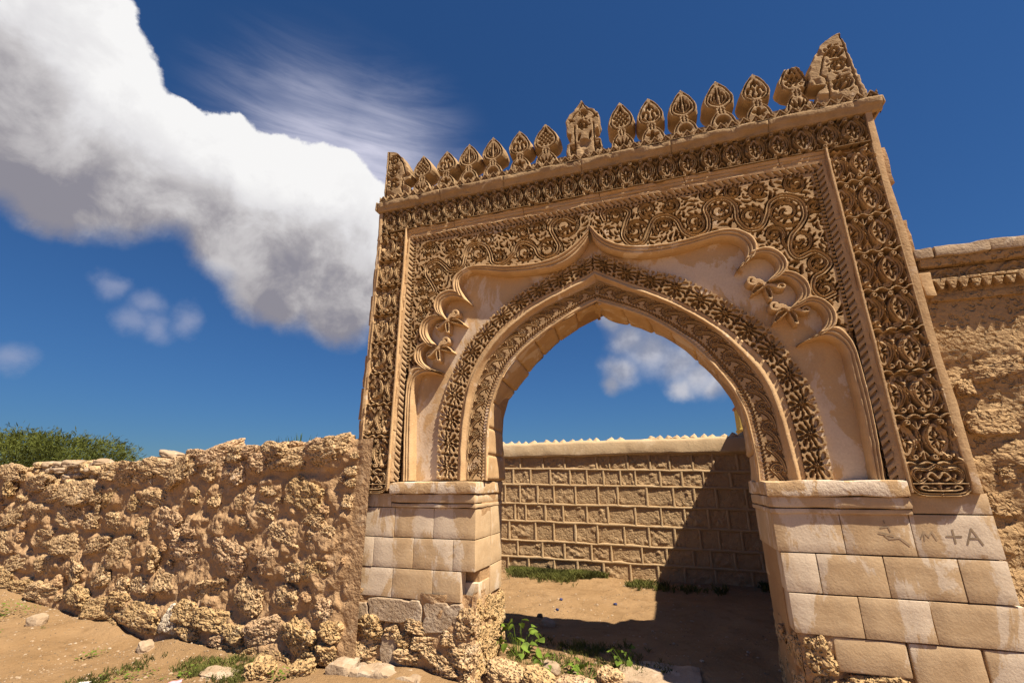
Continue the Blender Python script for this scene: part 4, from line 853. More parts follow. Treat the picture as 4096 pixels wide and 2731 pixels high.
for x,z,a,b in PL:      # broken patches of grey render
    n = 22; t = np.linspace(0,2*math.pi,n,endpoint=False); sd=rng.integers(99)
    r = 1+.22*fbm(np.stack([np.cos(t)*2,np.sin(t)*2,t*0+sd],-1),3,sd); e = 3.0
    px = x+a*1.08*np.sign(np.cos(t))*np.abs(np.cos(t))**(2/e)*r; pz = z+b*1.08*np.sign(np.sin(t))*np.abs(np.sin(t))**(2/e)*r; pz = np.minimum(pz,.548)
    bm = bmesh.new(); f0=[bm.verts.new((u,.032+.004*vnoise(np.array([u*9,v*9,0.])),v)) for u,v in zip(px,pz)]; f1=[bm.verts.new((u+.008*(u-x),.085,v+.008*(v-z))) for u,v in zip(px,pz)]
    bm.faces.new(f0); [bm.faces.new((f0[i],f1[i],f1[(i+1)%n],f0[(i+1)%n])) for i in range(n)]; bmesh.ops.recalc_face_normals(bm,faces=bm.faces)
    bmesh.ops.bevel(bm,geom=[e_ for e_ in bm.edges if all(v in f0 for v in e_.verts)],offset=.006,segments=1,affect='EDGES')
    ob('render_patch',bm_mesh('render_patch',bm),M_plast,gate)
ST = [(-2.28,.3,.166,.102),(-1.76,.33,.127,.055),(-1.30,.38,.112,.129),(-2.33,.11,.196,.1),(-1.9,.22,.086,.065),(-1.7,.22,.125,.065),(-1.45,.26,.081,.064),(-1.82,.1,.168,.064),(-1.57,.11,.162,.063),(-1.37,.14,.145,.083),(-1.28,.15,.10,.125),(-1.32,.0,.12,.061),(-1.47,.02,.159,.051),(-2.03,.28,.088,.056),(-2.5,.27,.093,.092),(-2.51,.04,.092,.089),(-2.2,-.03,.15,.07),(-1.9,-.03,.16,.06)]
for x,z,a,b in ST: lump('rubble_stone',gate,(x,.085,z),(a*.98,.075,b*1.0),M_coral2 if rng.random()<.5 else M_coral)
for y in (.18,.36,.55,.72):
    for z in (.44,.25,.06): lump('rubble_stone',gate,(-1.245+rng.uniform(-.01,.01),y+rng.uniform(-.03,.03),z+rng.uniform(-.03,.03)),(.055,.10,.10),M_coral2)
for x,z,a,b in ((1.40,.42,.10,.13),(1.42,.16,.10,.12),(1.72,.20,.20,.13),(1.60,.02,.2,.09),(2.05,.10,.17,.12),(2.4,.10,.2,.1),(1.36,-.04,.1,.1)): lump('rubble_stone',gate,(x,.10,z),(a,.075,b),M_coral2)
for y in (.2,.45,.7):
    for z in (.42,.18,-.02): lump('rubble_stone',gate,(1.32,y,z+rng.uniform(-.03,.03)),(.05,.13,.12),M_coral)
def letter(nm, strokes, wd, x, z, s):
    bms = bmesh.new(); k = 0
    for stx in strokes:
        P = np.array(stx,float)*s+[x,z]
        for a,b in zip(P[:-1],P[1:]):
            d=b-a; L=np.linalg.norm(d); d/=L+1e-9; q=np.array([-d[1],d[0]])*wd; a=a-d*wd*.6; b=b+d*wd*.6; k+=1
            bms.faces.new([bms.verts.new((p[0],YB-.0016-.0002*k,p[1])) for p in (a-q,b-q,b+q,a+q)])
    ob(nm,bm_mesh(nm,bms),M_ink,gate)
letter('letter',[[(0,0),(.42,1),(.84,0)],[(.18,.38),(.66,.38)]],.0055,2.412,1.17,.10)
letter('plus_mark',[[(.5,0),(.5,1)],[(0,.5),(1,.5)]],.0055,2.305,1.175,.085)
letter('letter',[[(0,0),(.1,.9),(.45,.35),(.8,.9),(1.1,.1)],[(-.3,.2),(.1,.9)]],.0035,2.175,1.185,.065)
letter('smudge_mark',[[(0,.9),(.6,1),(.7,.6)],[(.2,.3),(.5,0),(1.3,.1),(1.9,-.5)],[(-.2,.5),(.9,.25)],[(.35,1.5),(.4,1.3)]],.0045,1.93,1.19,.08)
# ------------------------------------------------------------------ wall on the right of the gate
rw = thing('plastered_wall', 'high rough plastered wall with grey coping and dogtooth row right of the gate', 'wall', (2.6,.1,0))
def rel(o, t): o.matrix_parent_inverse = Matrix.Translation(-Vector(t.location)); return o
def add_to(t, before):
    for o in list(COL.objects):
        if o not in before and o.parent is None and o is not t: o.parent = t; rel(o, t)
snap = set(COL.objects)
x1 = 7.0
U,Z = np.meshgrid(np.r_[np.arange(2.56,4.2,.014),np.arange(4.2,x1,.1)],np.arange(-.3,2.99,.014))
q = np.stack([U*2.2,U*0,Z*3.2],-1); d = .028*fbm(q,5,61,.6)+.016*np.clip(vnoise(q*1.6+9,62),0,1)
cell = np.floor(Z/.34+.25*vnoise(q*.5,63)); d += .006*(1-np.clip(np.abs((Z/.34+.25*vnoise(q*.5,63))-cell-.5)*2.4-.2,0,1)**3)*np.clip(.4+vnoise(np.stack([U*2.6+cell*3.7,U*0,cell*5.1],-1),64),0,1)
flat_ = np.clip((Z-2.55)/.25+.7*fbm(q,3,66),0,1)*np.clip((Z-2.3)*6,0,1)
d = d*(1-flat_*.85)+.02*flat_
d += .10*(np.clip((2.75-U)/.12,0,1))*np.clip((1.5-Z)*3,0,1)*.4
surf('plaster_face', np.stack([U,.135-d,Z],-1), M_rwall, None)
rough_box('wall_core', 2.60,x1,.16,.55,-.3,3.22,M_core,None,amp=.0,step=9)
cx_ = [2.575,2.70,3.05,3.52,4.1,4.8,5.6,x1]
for a,b in zip(cx_[:-1],cx_[1:]): rough_box('coping_slab',a+.003,b-.003,-.004+rng.uniform(-.006,.006),.55,3.285+rng.uniform(-.004,.004),3.375+rng.uniform(-.006,.008),M_coping,None,amp=.010,bev=.012,step=.05)
rough_box('coping_bed',2.60,x1,.032,.5,3.215,3.282,M_rwall,None,amp=.012,step=.1)
rough_box('tooth_backing',2.57,x1,.088,.2,2.93,3.20,M_rwall,None,amp=.008,step=.1)
tc_ = rough_box('tooth_course',2.60,x1,.030,.10,3.080,3.104,M_rwall,None,amp=.006,bev=.006,step=.06)
rough_box('end_block',2.565,2.645,.02,.12,2.965,3.17,M_mould,None,amp=.008,bev=.008,step=.06)
R = Relief(0,.62,0,.10,.004,0.0)
for k in range(3):
    c=.1+.21*k; R.stroke(smooth_line([(c-.1,.01),(c-.04,.07),(c+.03,.085),(c+.06,.05),(c+.03,.025),(c,.045)],24),.009,1)
U,Z = np.meshgrid(R.u,R.v)
for k in range(3): surf('scroll_panel',np.stack([U+2.66+.62*k,.09-(R.H)*.02,Z+3.105],-1),M_rwall,None)
bm = bmesh.new()
tv = [bm.verts.new(p) for p in ((0,.026,.060),(.068,.026,.060),(.042,.030,-.008),(.026,.030,-.008),(0,.10,.060),(.068,.10,.060),(.042,.10,-.008),(.026,.10,-.008))]
for f in ((0,1,2,3),(4,7,6,5),(0,3,7,4),(1,5,6,2),(3,2,6,7),(0,4,5,1)): bm.faces.new([tv[i] for i in f])
bmesh.ops.bevel(bm,geom=bm.edges[:],offset=.004,segments=1,affect='EDGES'); bmesh.ops.recalc_face_normals(bm,faces=bm.faces)
me_t = bm_mesh('tooth',bm)
for k in range(40):
    if k in (9,): continue
    ob('tooth',me_t,M_rwall,tc_,(2.66+.072*k+rng.uniform(-.004,.004),0,3.018+rng.uniform(-.003,.003))).scale=(rng.uniform(.9,1.1),1,rng.uniform(.9,1.08))
rough_box('tooth_bed',2.62,x1,.085,.11,2.935,2.985,M_rwall,None,amp=.010,step=.06)
for i in range(38):
    x=2.70+rng.random()*.95; z=.3+rng.random()*2.1
    lump('wall_stone',None,(x,.135,z),(rng.uniform(.08,.17),.036,rng.uniform(.05,.11)),M_rwall)
add_to(rw,snap)

# low building behind that wall, whose shade falls over the court
bl = thing('flat_roofed_building', 'plain flat roofed building standing in the court behind the right pier', 'building', (3.6,3,0)); snap=set(COL.objects)
bm=bmesh.new(); poly=[(1.68,.86),(2.0,1.38),(2.34,1.38),(2.34,5.0),(5.6,5.0),(5.6,.86)]
prf=[bm.verts.new((x,y,-.3)) for x,y in poly]; prt=[bm.verts.new((x,y,3.45)) for x,y in poly]
for i in range(6): bm.faces.new((prf[i],prf[(i+1)%6],prt[(i+1)%6],prt[i]))
bm.faces.new(prt); bm.faces.new(prf[::-1]); bmesh.ops.recalc_face_normals(bm,faces=bm.faces); ob('wall',bm_mesh('wall',bm),M_core)
rough_box('roof_slab',2.32,5.62,1.36,5.02,3.452,3.56,M_coping,None,amp=.006,step=.3)
add_to(bl,snap)

# ------------------------------------------------------------------ rubble wall on the left
A0 = np.array([-2.45,0.0]); dv = np.array([-4.55,.5]); dv/=np.linalg.norm(dv); nv_ = np.array([dv[1],-dv[0]]); nv_ = nv_ if nv_[1]<0 else -nv_
lw = thing('rubble_wall', 'long low rubble wall of pitted coral stones in mud mortar left of the gate', 'wall', (A0[0],A0[1],0)); snap=set(COL.objects)
TOP = [(-.2,2.05),(.13,2.06),(.3,2.06),(.54,2.04),(.79,1.98),(1.,1.95),(1.23,2.0),(1.55,2.01),(1.63,1.98),(1.93,1.97),(2.25,1.98),(2.7,1.97),(2.78,1.87),(3.25,1.86),(3.77,1.83),(4.35,1.83),(4.75,1.83),(4.85,1.62),(5.22,1.58),(5.95,1.58),(6.86,1.73),(7.34,1.84),(8.2,1.87),(14,1.9)]
sv_ = np.r_[np.arange(-.12,5.5,.016),np.arange(5.5,9,.03),np.arange(9,14,.15)]; tz = np.linspace(0,1,140)
top = np.interp(sv_,*np.array(TOP).T)-.03+.03*fbm(np.stack([sv_*5,0*sv_,0*sv_],-1),3,77)
S_,T_ = np.meshgrid(sv_,tz); Zw = -.5+T_*(top[None,:]+.5)
q = np.stack([S_*2.4,S_*0,Zw*2.6],-1)
d = .05*fbm(q,5,71,.55)+.055*np.abs(fbm(q*1.9+5,4,72))-.02+.006*fbm(q*7,3,74); d -= .05*np.clip((T_-.97)/.03,0,1)**2
foot = np.clip((.25-Zw)/.5,0,1)*.10; d += foot
d *= np.clip((S_+.02)/.15,.15,1)
LST = [(2.69,1.96,.191,.054),(2.33,1.88,.23,.125),(1.95,1.91,.187,.092),(1.72,1.95,.197,.071),(1.33,1.96,.271,.079),(.61,1.97,.178,.084),(.34,1.96,.171,.109),(.5,1.85,.224,.118),(1.05,1.83,.299,.113),(1.95,1.71,.231,.139),(1.52,1.8,.175,.117),(2.37,1.73,.148,.123),(2.68,1.78,.103,.106),(2.94,1.72,.266,.171),(3.36,1.77,.377,.099),(3.99,1.69,.305,.159),(3.63,1.67,.194,.089),(4.59,1.81,.199,.072),(4.39,1.74,.257,.117),(5.37,1.44,.453,.169),(6.01,1.42,.308,.125),(6.54,1.65,.467,.119),(7.57,1.77,.431,.127),(7.54,1.55,.365,.137),(4.85,1.41,.268,.105),(4.4,1.39,.211,.124),(3.75,1.34,.155,.108),(3.33,1.39,.258,.116),(2.61,1.43,.184,.091),(2.18,1.41,.11,.117),(1.7,1.38,.146,.103),(.72,1.44,.277,.166),(1.26,1.52,.138,.092),(2.97,1.1,.277,.148),(3.48,1.04,.184,.122),(4.09,1.07,.26,.106),(4.74,1.09,.217,.111),(5.3,1.12,.326,.138),(6.16,1.15,.361,.146),(6.99,1.08,.338,.152),(2.41,1.07,.207,.104),(1.97,1.11,.165,.092),(1.57,1.15,.155,.072),(.95,1.06,.23,.11),(.44,1.07,.211,.13),(1.29,1.28,.164,.072),(.58,1.23,.146,.075),(6.98,.72,.333,.145),(5.86,.82,.344,.138),(5.11,.76,.336,.153),(4.42,.79,.288,.105),(3.77,.74,.284,.18),(3.21,.69,.21,.143),(2.57,.81,.289,.139),(1.8,.8,.315,.166),(1.36,.87,.081,.085),(1.03,.81,.242,.131),(.46,.76,.185,.124),(.76,.71,.145,.095),(4.18,.45,.255,.158),(4.86,.47,.257,.124),(5.56,.47,.28,.108),(6.42,.46,.361,.114),(6.65,.23,.314,.112),(3.7,.35,.183,.113),(2.81,.46,.212,.126),(1.99,.45,.231,.127),(1.37,.45,.223,.153),(.81,.47,.18,.108),(2.39,.45,.092,.07),(3.28,.4,.208,.111),(5.46,.14,.318,.113),(4.57,.16,.326,.117),(6.05,.14,.292,.107),(3.89,.1,.335,.129),(3.12,.08,.434,.131),(3.56,.21,.214,.073),(2.53,.11,.138,.134),(2.25,.2,.207,.116),(1.8,.18,.249,.096),(1.02,.15,.219,.134),(.56,.16,.203,.129),(1.47,.1,.157,.077),(.29,.4,.175,.116),(3.62,-.08,.177,.071),(2.19,.04,.175,.081),(1.52,-.12,.234,.09),(1.97,-.12,.139,.078),(.86,-.02,.141,.057),(1.22,-.08,.124,.088),(.44,0,.153,.083),(.19,.08,.126,.082),(.66,-.04,.113,.056),(.16,.26,.127,.084),(1.69,0,.134,.046),(1.08,-.01,.122,.059)]
fil = np.zeros_like(S_)
for (s0,z0,a0,b0) in LST:
    i0,i1 = np.searchsorted(sv_,[s0-a0*2.2,s0+a0*2.2]); 
    if i1<=i0: continue
    rho = np.sqrt((np.abs(S_[:,i0:i1]-s0)/a0)**2.5+(np.abs(Zw[:,i0:i1]-z0)/b0)**2.5)
    t_ = np.clip((1.75-rho)/.8,0,1); fil[:,i0:i1] = np.maximum(fil[:,i0:i1], t_*t_*(3-2*t_))
d = (d*.62+.028)*(1-.45*fil)+fil*(.034+.030*fbm(q*2.6,5,79,.6))*np.clip((S_+.02)/.15,.15,1)
def wpt(s,z,o): return np.stack([A0[0]+dv[0]*s+nv_[0]*o, A0[1]+dv[1]*s+nv_[1]*o, z],-1)
surf('mud_mortar', wpt(S_,Zw,d), M_mortar, None, flip=False)
tt = np.linspace(0,1,10); S2,T2_ = np.meshgrid(sv_,tt); zz = np.repeat(top[None,:],10,0)+.03*fbm(np.stack([S2*4,T2_*3,S2*0],-1),3,78)*np.sin(T2_*3.14); zz[-1]-=.1; 
d_top = d[-1][None,:]
surf('wall_top', wpt(S2,zz,d_top*(1-T2_)-.45*T2_), M_mortar, None)
S3,T3 = np.meshgrid(sv_,np.linspace(0,1,3)); surf('wall_back', wpt(S3,-.5+T3*(top[None,:]+.4),-.45+0*S3), M_mortar, None, flip=True)
wrot = math.atan2(dv[1],dv[0])+math.pi
taken = []
def wall_stone(s,z,a,b,m,dep=None,off=.02):
    p = wpt(np.array(s),np.array(z),off); dp = dep or min(.058+.15*min(a,b),.085)
    o = lump('coral_stone',None,tuple(float(v) for v in p),(a*1.0,dp,b*1.04),m,rot=(rng.normal(0,.12),rng.normal(0,.16),wrot+rng.normal(0,.12))); taken.append((s,z,a,b)); return o
for i,(s,z,a,b) in enumerate(LST):
    if s<.32: a*=.8
    tp = float(np.interp(s,*np.array(TOP).T)); z=min(z,tp-b*.75); s=max(s,a+.03)
    low = z<.3
    m = M_coral2 if low and rng.random()<.7 else (M_coral3 if (s<3 and rng.random()<.45) else (M_coral2 if rng.random()<.15 else M_coral))
    o = wall_stone(s,z,a,b,M_white if i==77 else m,off=.000+(.052 if low else 0)+(.02 if z>tp-.25 else 0))
for (s,z) in ((2.15,1.95),(2.5,1.99),(.9,1.93),(1.15,1.98),(3.1,1.83),(3.6,1.82),(4.1,1.80),(4.9,1.55)):
    wall_stone(s,z-.03,rng.uniform(.15,.24),rng.uniform(.07,.1),M_coral3,.2,-.16)
nf = 0
for it in range(6000):
    s = rng.random()**1.2*9.5+.05; z = rng.uniform(-.15,1.85); a = rng.uniform(.025,.09)*(1.3 if s>4 else 1); b=a*rng.uniform(.55,.95)
    if z+b>np.interp(s,*np.array(TOP).T)-.03 or s<a+.06: continue
    if any(((s-t[0])/(t[2]*.95+a))**2+((z-t[1])/(t[3]*.95+b))**2<1 for t in taken): continue
    wall_stone(s,z,a,b,M_coral if rng.random()<.35 else M_mortar,dep=.045+.25*b,off=.01); nf+=1
    if nf>70: break
# narrow plastered jamb strip against the gate
rough_box('render_strip',-2.555,-2.497,.03,.25,.53,1.50,M_plast,None,amp=.006,bev=.008,step=.1)
add_to(lw,snap)
# dry stones heaped on the low stretch
dw_ = thing('dry_stone_wall','loose dry stones stacked on the low gap of the rubble wall','stone stack',(A0[0]+dv[0]*5.7,A0[1]+dv[1]*5.7+.3,1.55)); snap=set(COL.objects)
for row in range(4):
    s = 4.75+row*.04
    while s<7.1:
        a = rng.uniform(.075,.14); b = rng.uniform(.042,.066); p = wpt(np.array(s+a),np.array(1.58+row*.095),-.16+rng.uniform(-.05,.05))
        if not (row==3 and (s<5.0)): lump('loose_stone',None,tuple(float(v) for v in p),(a*1.05,.12,b),M_coral if rng.random()<.5 else M_coping,hi=False)
        s += a*1.75
p = wpt(np.array(3.68),np.array(1.895),-.2); lump('loose_stone',None,tuple(float(v) for v in p),(.16,.12,.04),M_coping,hi=False)
p = wpt(np.array(3.66),np.array(1.96),-.2); lump('loose_stone',None,tuple(float(v) for v in p),(.13,.11,.045),M_coping,hi=False)
add_to(dw_,snap)

# ------------------------------------------------------------------ back wall of the court
bw = thing('court_back_wall','long wall of squared stones in raised mortar ribs with a toothed plaster coping','wall',(0,4.6,0)); snap=set(COL.objects)
B0 = np.array([-2.46,4.46]); bd = np.array([2.60,.09]); bd/=np.linalg.norm(bd)
def bx(x): return B0[1]+(x-B0[0])*bd[1]/bd[0]
ROWS = [[-2.14,-1.7,-1.28,-.69,-.46,-.14,.25,.58,.96,1.3,1.68],[-2.28,-1.94,-1.56,-1.19,-.88,-.58,-.28,-.02,.4,.76,1.11,1.54],[-2.44,-2.15,-1.81,-1.5,-1.1,-.69,-.35,.15,.59,.93,1.28,1.74],[-2.25,-2.04,-1.67,-1.34,-.91,-.54,-.07,.36,.74,1.12,1.42],[-2.36,-1.86,-1.52,-1.13,-.74,-.28,.13,.55,.95,1.24],[-2.2,-1.74,-1.34,-.86,-.52,-.01,.39,.81,1.08,1.44],[-2.38,-2.0,-1.53,-1.12,-.67,-.22,.23,.65,1.12,1.66]]
ZL = [2.05,1.81,1.52,1.18,.88,.55,.27,-.08]; ZR = [2.02,1.72,1.45,1.12,.79,.47,.20,-.10]
def zl(i,x): t=(x+2.46)/4.2; return ZL[i]+(ZR[i]-ZL[i])*t
XE0,XE1 = -5.0,2.335
n=int((XE1-XE0)/.03); U,Zb=np.meshgrid(np.linspace(XE0,XE1,n),np.linspace(-.3,2.06,70))
surf('mortar_bed',np.stack([U,bx(U)+.022+.004*fbm(np.stack([U*6,0*U,Zb*6],-1),3,81),Zb],-1),M_rib)
def rib(x0,z0,x1,z1,w=.022):
    L=math.hypot(x1-x0,z1-z0); n=max(2,int(L/.05)); t=np.linspace(0,1,n); X=x0+(x1-x0)*t; Zz=z0+(z1-z0)*t
    d=np.array([x1-x0,z1-z0])/L; pr=[(-1.05,.03),(-.9,-.004),(0,-.006),(.9,-.004),(1.05,.03)]; P=np.zeros((5,n,3)); sd=rng.integers(1000)
    for j,(o,y) in enumerate(pr):
        ww = w*(1+.3*vnoise(np.stack([t*L*8,t*0+sd,t*0],-1),5)); P[j,:,0]=X-d[1]*o*ww; P[j,:,2]=Zz+d[0]*o*ww+.006*vnoise(np.stack([t*L*5,t*0+sd,t*0],-1),6); P[j,:,1]=bx(X)+y
    surf('mortar_rib',P,M_rib)
BV=[]
for v in range(8):
    U,Z = np.meshgrid(np.linspace(-.5,.5,26),np.linspace(-.5,.5,20)); e=np.minimum(np.minimum(U+.5,.5-U)*3.2,np.minimum(Z+.5,.5-Z)*3)
    rr=fbm(np.stack([U*5+v*9,U*0,Z*4],-1),5,v+90,.62); rough_ = np.clip(1.9*fbm(np.stack([U*2+v*5,U*0,Z*2],-1),2,v+40)-.9*Z+.15,0,1)
    P=np.stack([U,-(np.clip(e*5,0,1)*(.006+.002*rr+.012*rough_*np.clip(rr+.2,-.1,1))),Z],-1); BV.append(mesh_np('stone_block',P.reshape(-1,3),grid_faces(20,26)))
for i in range(7):
    xs=sorted(ROWS[i]); 
    while xs[0]>XE0+.25: xs.insert(0,xs[0]-rng.uniform(.28,.46))
    while xs[-1]<XE1-.3: xs.append(xs[-1]+rng.uniform(.3,.44))
    rib(XE0,zl(i,XE0),XE1,zl(i,XE1),.024)
    for x in xs: rib(x,zl(i+1,x)+.015,x,zl(i,x)-.012,.023)
    for a,b in zip(xs[:-1],xs[1:]):
        m=(a+b)/2; h=zl(i,m)-zl(i+1,m); o=ob('stone_block',BV[rng.integers(8)],M_rblk,None,(m,bx(m)+.018,(zl(i,m)+zl(i+1,m))/2)); o.scale=(b-a-.02,1.1,h-.02)
n=int((XE1-XE0)/.025); U=np.linspace(XE0,XE1,n); prf=[(.0,2.02),(-.045,2.035),(-.05,2.06),(-.042,2.15),(-.035,2.24),(-.02,2.285),(.04,2.30),(.25,2.30),(.27,2.0)]
P=np.zeros((len(prf),n,3))
for j,(y,z) in enumerate(prf): P[j,:,0]=U; P[j,:,1]=bx(U)+y+.006*fbm(np.stack([U*5,0*U+j*.3,0*U],-1),3,83); P[j,:,2]=z+.022*(U/2)*.6+.012*fbm(np.stack([U*3,0*U,0*U+j*.2],-1),3,84)
cop_ = surf('coping',P,M_rcop)
tx=[-2.18,-2.04,-1.87,-1.62,-1.45,-1.3,-1.12,-.96,-.8,-.67,-.4,-.23,.31,.46,.61,.75,.89,1.04,1.21,1.34,1.54,1.68,1.83,2.0,-2.33,-2.5,-2.66,-2.85,-3.0,-3.2,-3.5]
TL=lump_mesh('coping_tooth',33,3,.08,.02,boxy=1.0)
for x in tx:
    o=ob('coping_tooth',TL,M_rcop,cop_,(x,bx(x)+.05,2.288+.013*x)); s=rng.uniform(.8,1.15); o.scale=(.098*s,.05,.070*rng.uniform(.7,1.15)); o.rotation_euler=(0,rng.uniform(-.2,.2),rng.uniform(-.3,.3))
rough_box('wall_core',XE0,XE1,4.72,4.9,-.3,2.2,M_core,None,amp=0,step=9)
add_to(bw,snap)
# yellow corner tower beyond
yt=thing('yellow_tower','narrow yellow painted tower top with a red edge beyond the back wall','tower',(2.75,9.2,0)); snap=set(COL.objects)
rough_box('shaft',2.47,3.2,9.0,9.7,0,3.40,M_yell,None,amp=.004,step=.3); rough_box('band',2.445,3.22,8.98,9.72,2.80,2.86,M_yell,None,amp=.002,step=.5); rough_box('cap',2.44,3.23,8.97,9.73,3.401,3.46,M_red,None,amp=.002,step=.5)
add_to(yt,snap)

# ------------------------------------------------------------------ ground
def axis(a,b,fine,far):
    m=np.arange(a,b,fine); lo=a-np.geomspace(fine,far,40)[::-1]; hi=b+np.geomspace(fine,far,40); return np.r_[lo,m,hi]
gx=axis(-9.5,3.5,.035,600); gy=axis(-1.8,4.6,.035,600)
def gz(X,Y):
    s=(X-A0[0])*dv[0]+(Y-A0[1])*dv[1]; o=(X-A0[0])*nv_[0]+(Y-A0[1])*nv_[1]
    near=np.exp(-((X/9)**4+(Y/9)**4)*.5); z=np.interp(s,[-.5,0,1,2,3,3.6,4.1,5.4,7,9],[-.0,-.02,-.13,-.16,-.16,-.14,-.06,.0,.06,.1])*np.clip(1-(np.abs(o)-.6)/1.6,0,1)
    q=np.stack([X,Y,X*0],-1); z=z+near*(.035*fbm(q*1.1,3,101)+.016*fbm(q*4,3,102)+.006*fbm(q*14,3,103))
    z+=.09*np.exp(-((o-.12)/.14)**2)*np.clip(s,0,1)*np.clip(.4+fbm(q*1.5,2,105),0,1)      # sand banked at the wall foot
    z-=.05*np.exp(-((X-.1)/1.0)**2-((Y-.05)/.4)**2)
    return z
X,Y=np.meshgrid(gx,gy); g=surf('ground',np.stack([X,Y,gz(X,Y)],-1),None)
ms=bpy.data.materials.new('sand'); ms.use_nodes=True; ms.node_tree.nodes.clear(); n=NT(ms.node_tree); Pn=n.add('ShaderNodeNewGeometry').outputs['Position']
c=n.mix(n.mr(n.noise(Pn,1.3,5,.6),.3,.7),(.255,.160,.080,1),(.325,.212,.114,1)); c=n.mix(n.mr(n.noise(Pn,5,6,.65),.5,.72,0,.6),c,(.19,.115,.055,1)); c=n.mix(n.mr(n.noise(Pn,60,3,.7),.62,.75,0,.5),c,(.20,.13,.07,1)); c=n.mix(n.mr(n.noise(Pn,45,2,.6),.66,.75,0,.6),c,(.42,.31,.19,1))
bs=n.add('ShaderNodeBsdfPrincipled',{'Base Color':c,'Roughness':.95}); bs.inputs['Specular IOR Level'].default_value=.1
hh_=n.math('ADD',n.noise(Pn,17,6,.7),n.math('MULTIPLY',n.noise(Pn,95,3,.6),.4)); bp=n.add('ShaderNodeBump',{'Height':hh_,'Strength':.8,'Distance':.04}); n.l.new(bp.outputs[0],bs.inputs['Normal'])
o_=n.add('ShaderNodeOutputMaterial'); n.l.new(bs.outputs[0],o_.inputs[0]); g.data.materials.append(ms); g['kind']='structure'
def gzf(x,y): return float(gz(np.array([[x]]),np.array([[y]]))[0,0])

def scatter(name,pts,base_v,base_f,m,scl,kind='stuff',flat=True):
    V=[];F=[];nb=len(base_v)
    for k,(x,y,z) in enumerate(pts):
        a=rng.uniform(0,6.28); c,s=math.cos(a),math.sin(a); s0=scl(); b=base_v*(s0*rng.uniform(.7,1.3,3)); V.append(np.stack([x+b[:,0]*c-b[:,1]*s,y+b[:,0]*s+b[:,1]*c,z+b[:,2]],-1)); F.append(base_f+k*nb)
    o=ob(name,mesh_np(name,np.vstack(V),np.vstack(F),False),m); o['kind']=kind; return o
bm=bmesh.new(); bmesh.ops.create_icosphere(bm,subdivisions=1,radius=1); pv=np.array([v.co[:] for v in bm.verts]); pv*= (1+.25*fbm(pv*2,2,3))[:,None]; pv[:,2]*=.6; pf=np.array([[v.index for v in f.verts] for f in bm.faces]); bm.free()
pts=[]
while len(pts)<5200:
    if rng.random()<.7: x,y=rng.uniform(-9,-2.4),rng.uniform(-1.8,1.0)
    else: x,y=rng.uniform(-3,2),rng.uniform(.0,4.4)
    o=(x-A0[0])*nv_[0]+(y-A0[1])*nv_[1]
    if x<-2.4 and o<.05: continue
    if fbm(np.array([[x*.8,y*.8,0]]),2,55)[0]+rng.random()*.9<.3: continue
    pts.append((x,y,gzf(x,y)+.002))
scatter('gravel',pts[:2200],pv,pf,M_plast,lambda:rng.uniform(.004,.009)*rng.choice([1,1,1,2.4])); scatter('dark_gravel',pts[3900:],pv,pf,M_bark,lambda:rng.uniform(.003,.010))

# rocks that can be told apart
def rock(label,x,y,r,m,hi=True,dz=.3,group=None):
    o=lump('rock',None,(x,y,gzf(x,y)+r[2]*dz),r,m,hi=hi); tag(o,label,'rock',group); return o
rock('pale boulder half buried in sand near the wall foot at far left',-6.9,.02,(.09,.08,.085),M_plast,False)
rock('small rounded stone lying on sand just below the rubble wall',-5.0,.0,(.085,.07,.055),M_coping,False)
rock('flat pale slab lying on the sand at far left foreground',-6.35,-.75,(.22,.16,.03),M_plast,False)
for lab_,x_,a_,h_ in (('rounded sandy stone below the rubble corner left of the left pier',-2.41,.115,.11),('long grey stone at the foot of the left pier',-2.07,.205,.09),('squarish grey stone at the foot of the left pier, right of the long one',-1.72,.135,.075)):
    rough_box('rock',x_-a_,x_+a_,-.20,.02,-.16,h_-.06,M_plast,None,amp=.025,bev=.03,step=.05); tag(COL.objects[-1],lab_,'rock')
rock('large orange stone on the threshold beside the left pier',-.95,.16,(.17,.13,.11),M_coral); rock('orange threshold stone with holes right of the largest one',-.64,.12,(.15,.12,.09),M_coral2)
rock('broad low stone in the middle of the threshold',-.34,.10,(.16,.13,.08),M_coral3); rock('pale round stone on the threshold left of the flat slab',-.10,.32,(.10,.09,.08),M_coral); 
rock('small stone among the threshold leaves',-.62,.40,(.08,.06,.06),M_plast,False); rock('lone shaded stone lying in the court',-.95,1.65,(.08,.06,.05),M_coping,False)
rock('small brown stone on the sunlit court sand',-1.14,2.0,(.035,.03,.03),M_bark,False); rock('pale flat lump on the sand bank under the rubble wall',-3.6,-.30,(.19,.10,.03),M_plast,False)
rock('yellow stone fallen at the wall foot right of the pale flat lump',-3.15,-.27,(.13,.10,.09),M_coral2); rock('small yellow stone fallen near the left pier rubble',-2.75,-.22,(.10,.08,.07),M_coral2)
rough_box('threshold_slab',-.06,.62,.30,.78,-.06,.035,M_plast,None,amp=.012,step=.08,bev=.02); tag(bpy.data.objects['threshold_slab'],'flat grey paving slab lying in the gate opening','slab')
for lab,x,y,s in (('blue plastic scrap nearest the back wall on the court sand',-.30,2.75,.025),('blue plastic scrap on the sunlit sand left of centre',-.97,2.22,.02),('blue plastic scrap at the upper left of the court',-1.0,2.60,.02)):
    o=lump('plastic_scrap',None,(x,y,gzf(x,y)+.012),(s,s*.8,s*.6),M_blue,hi=False); tag(o,lab,'litter')
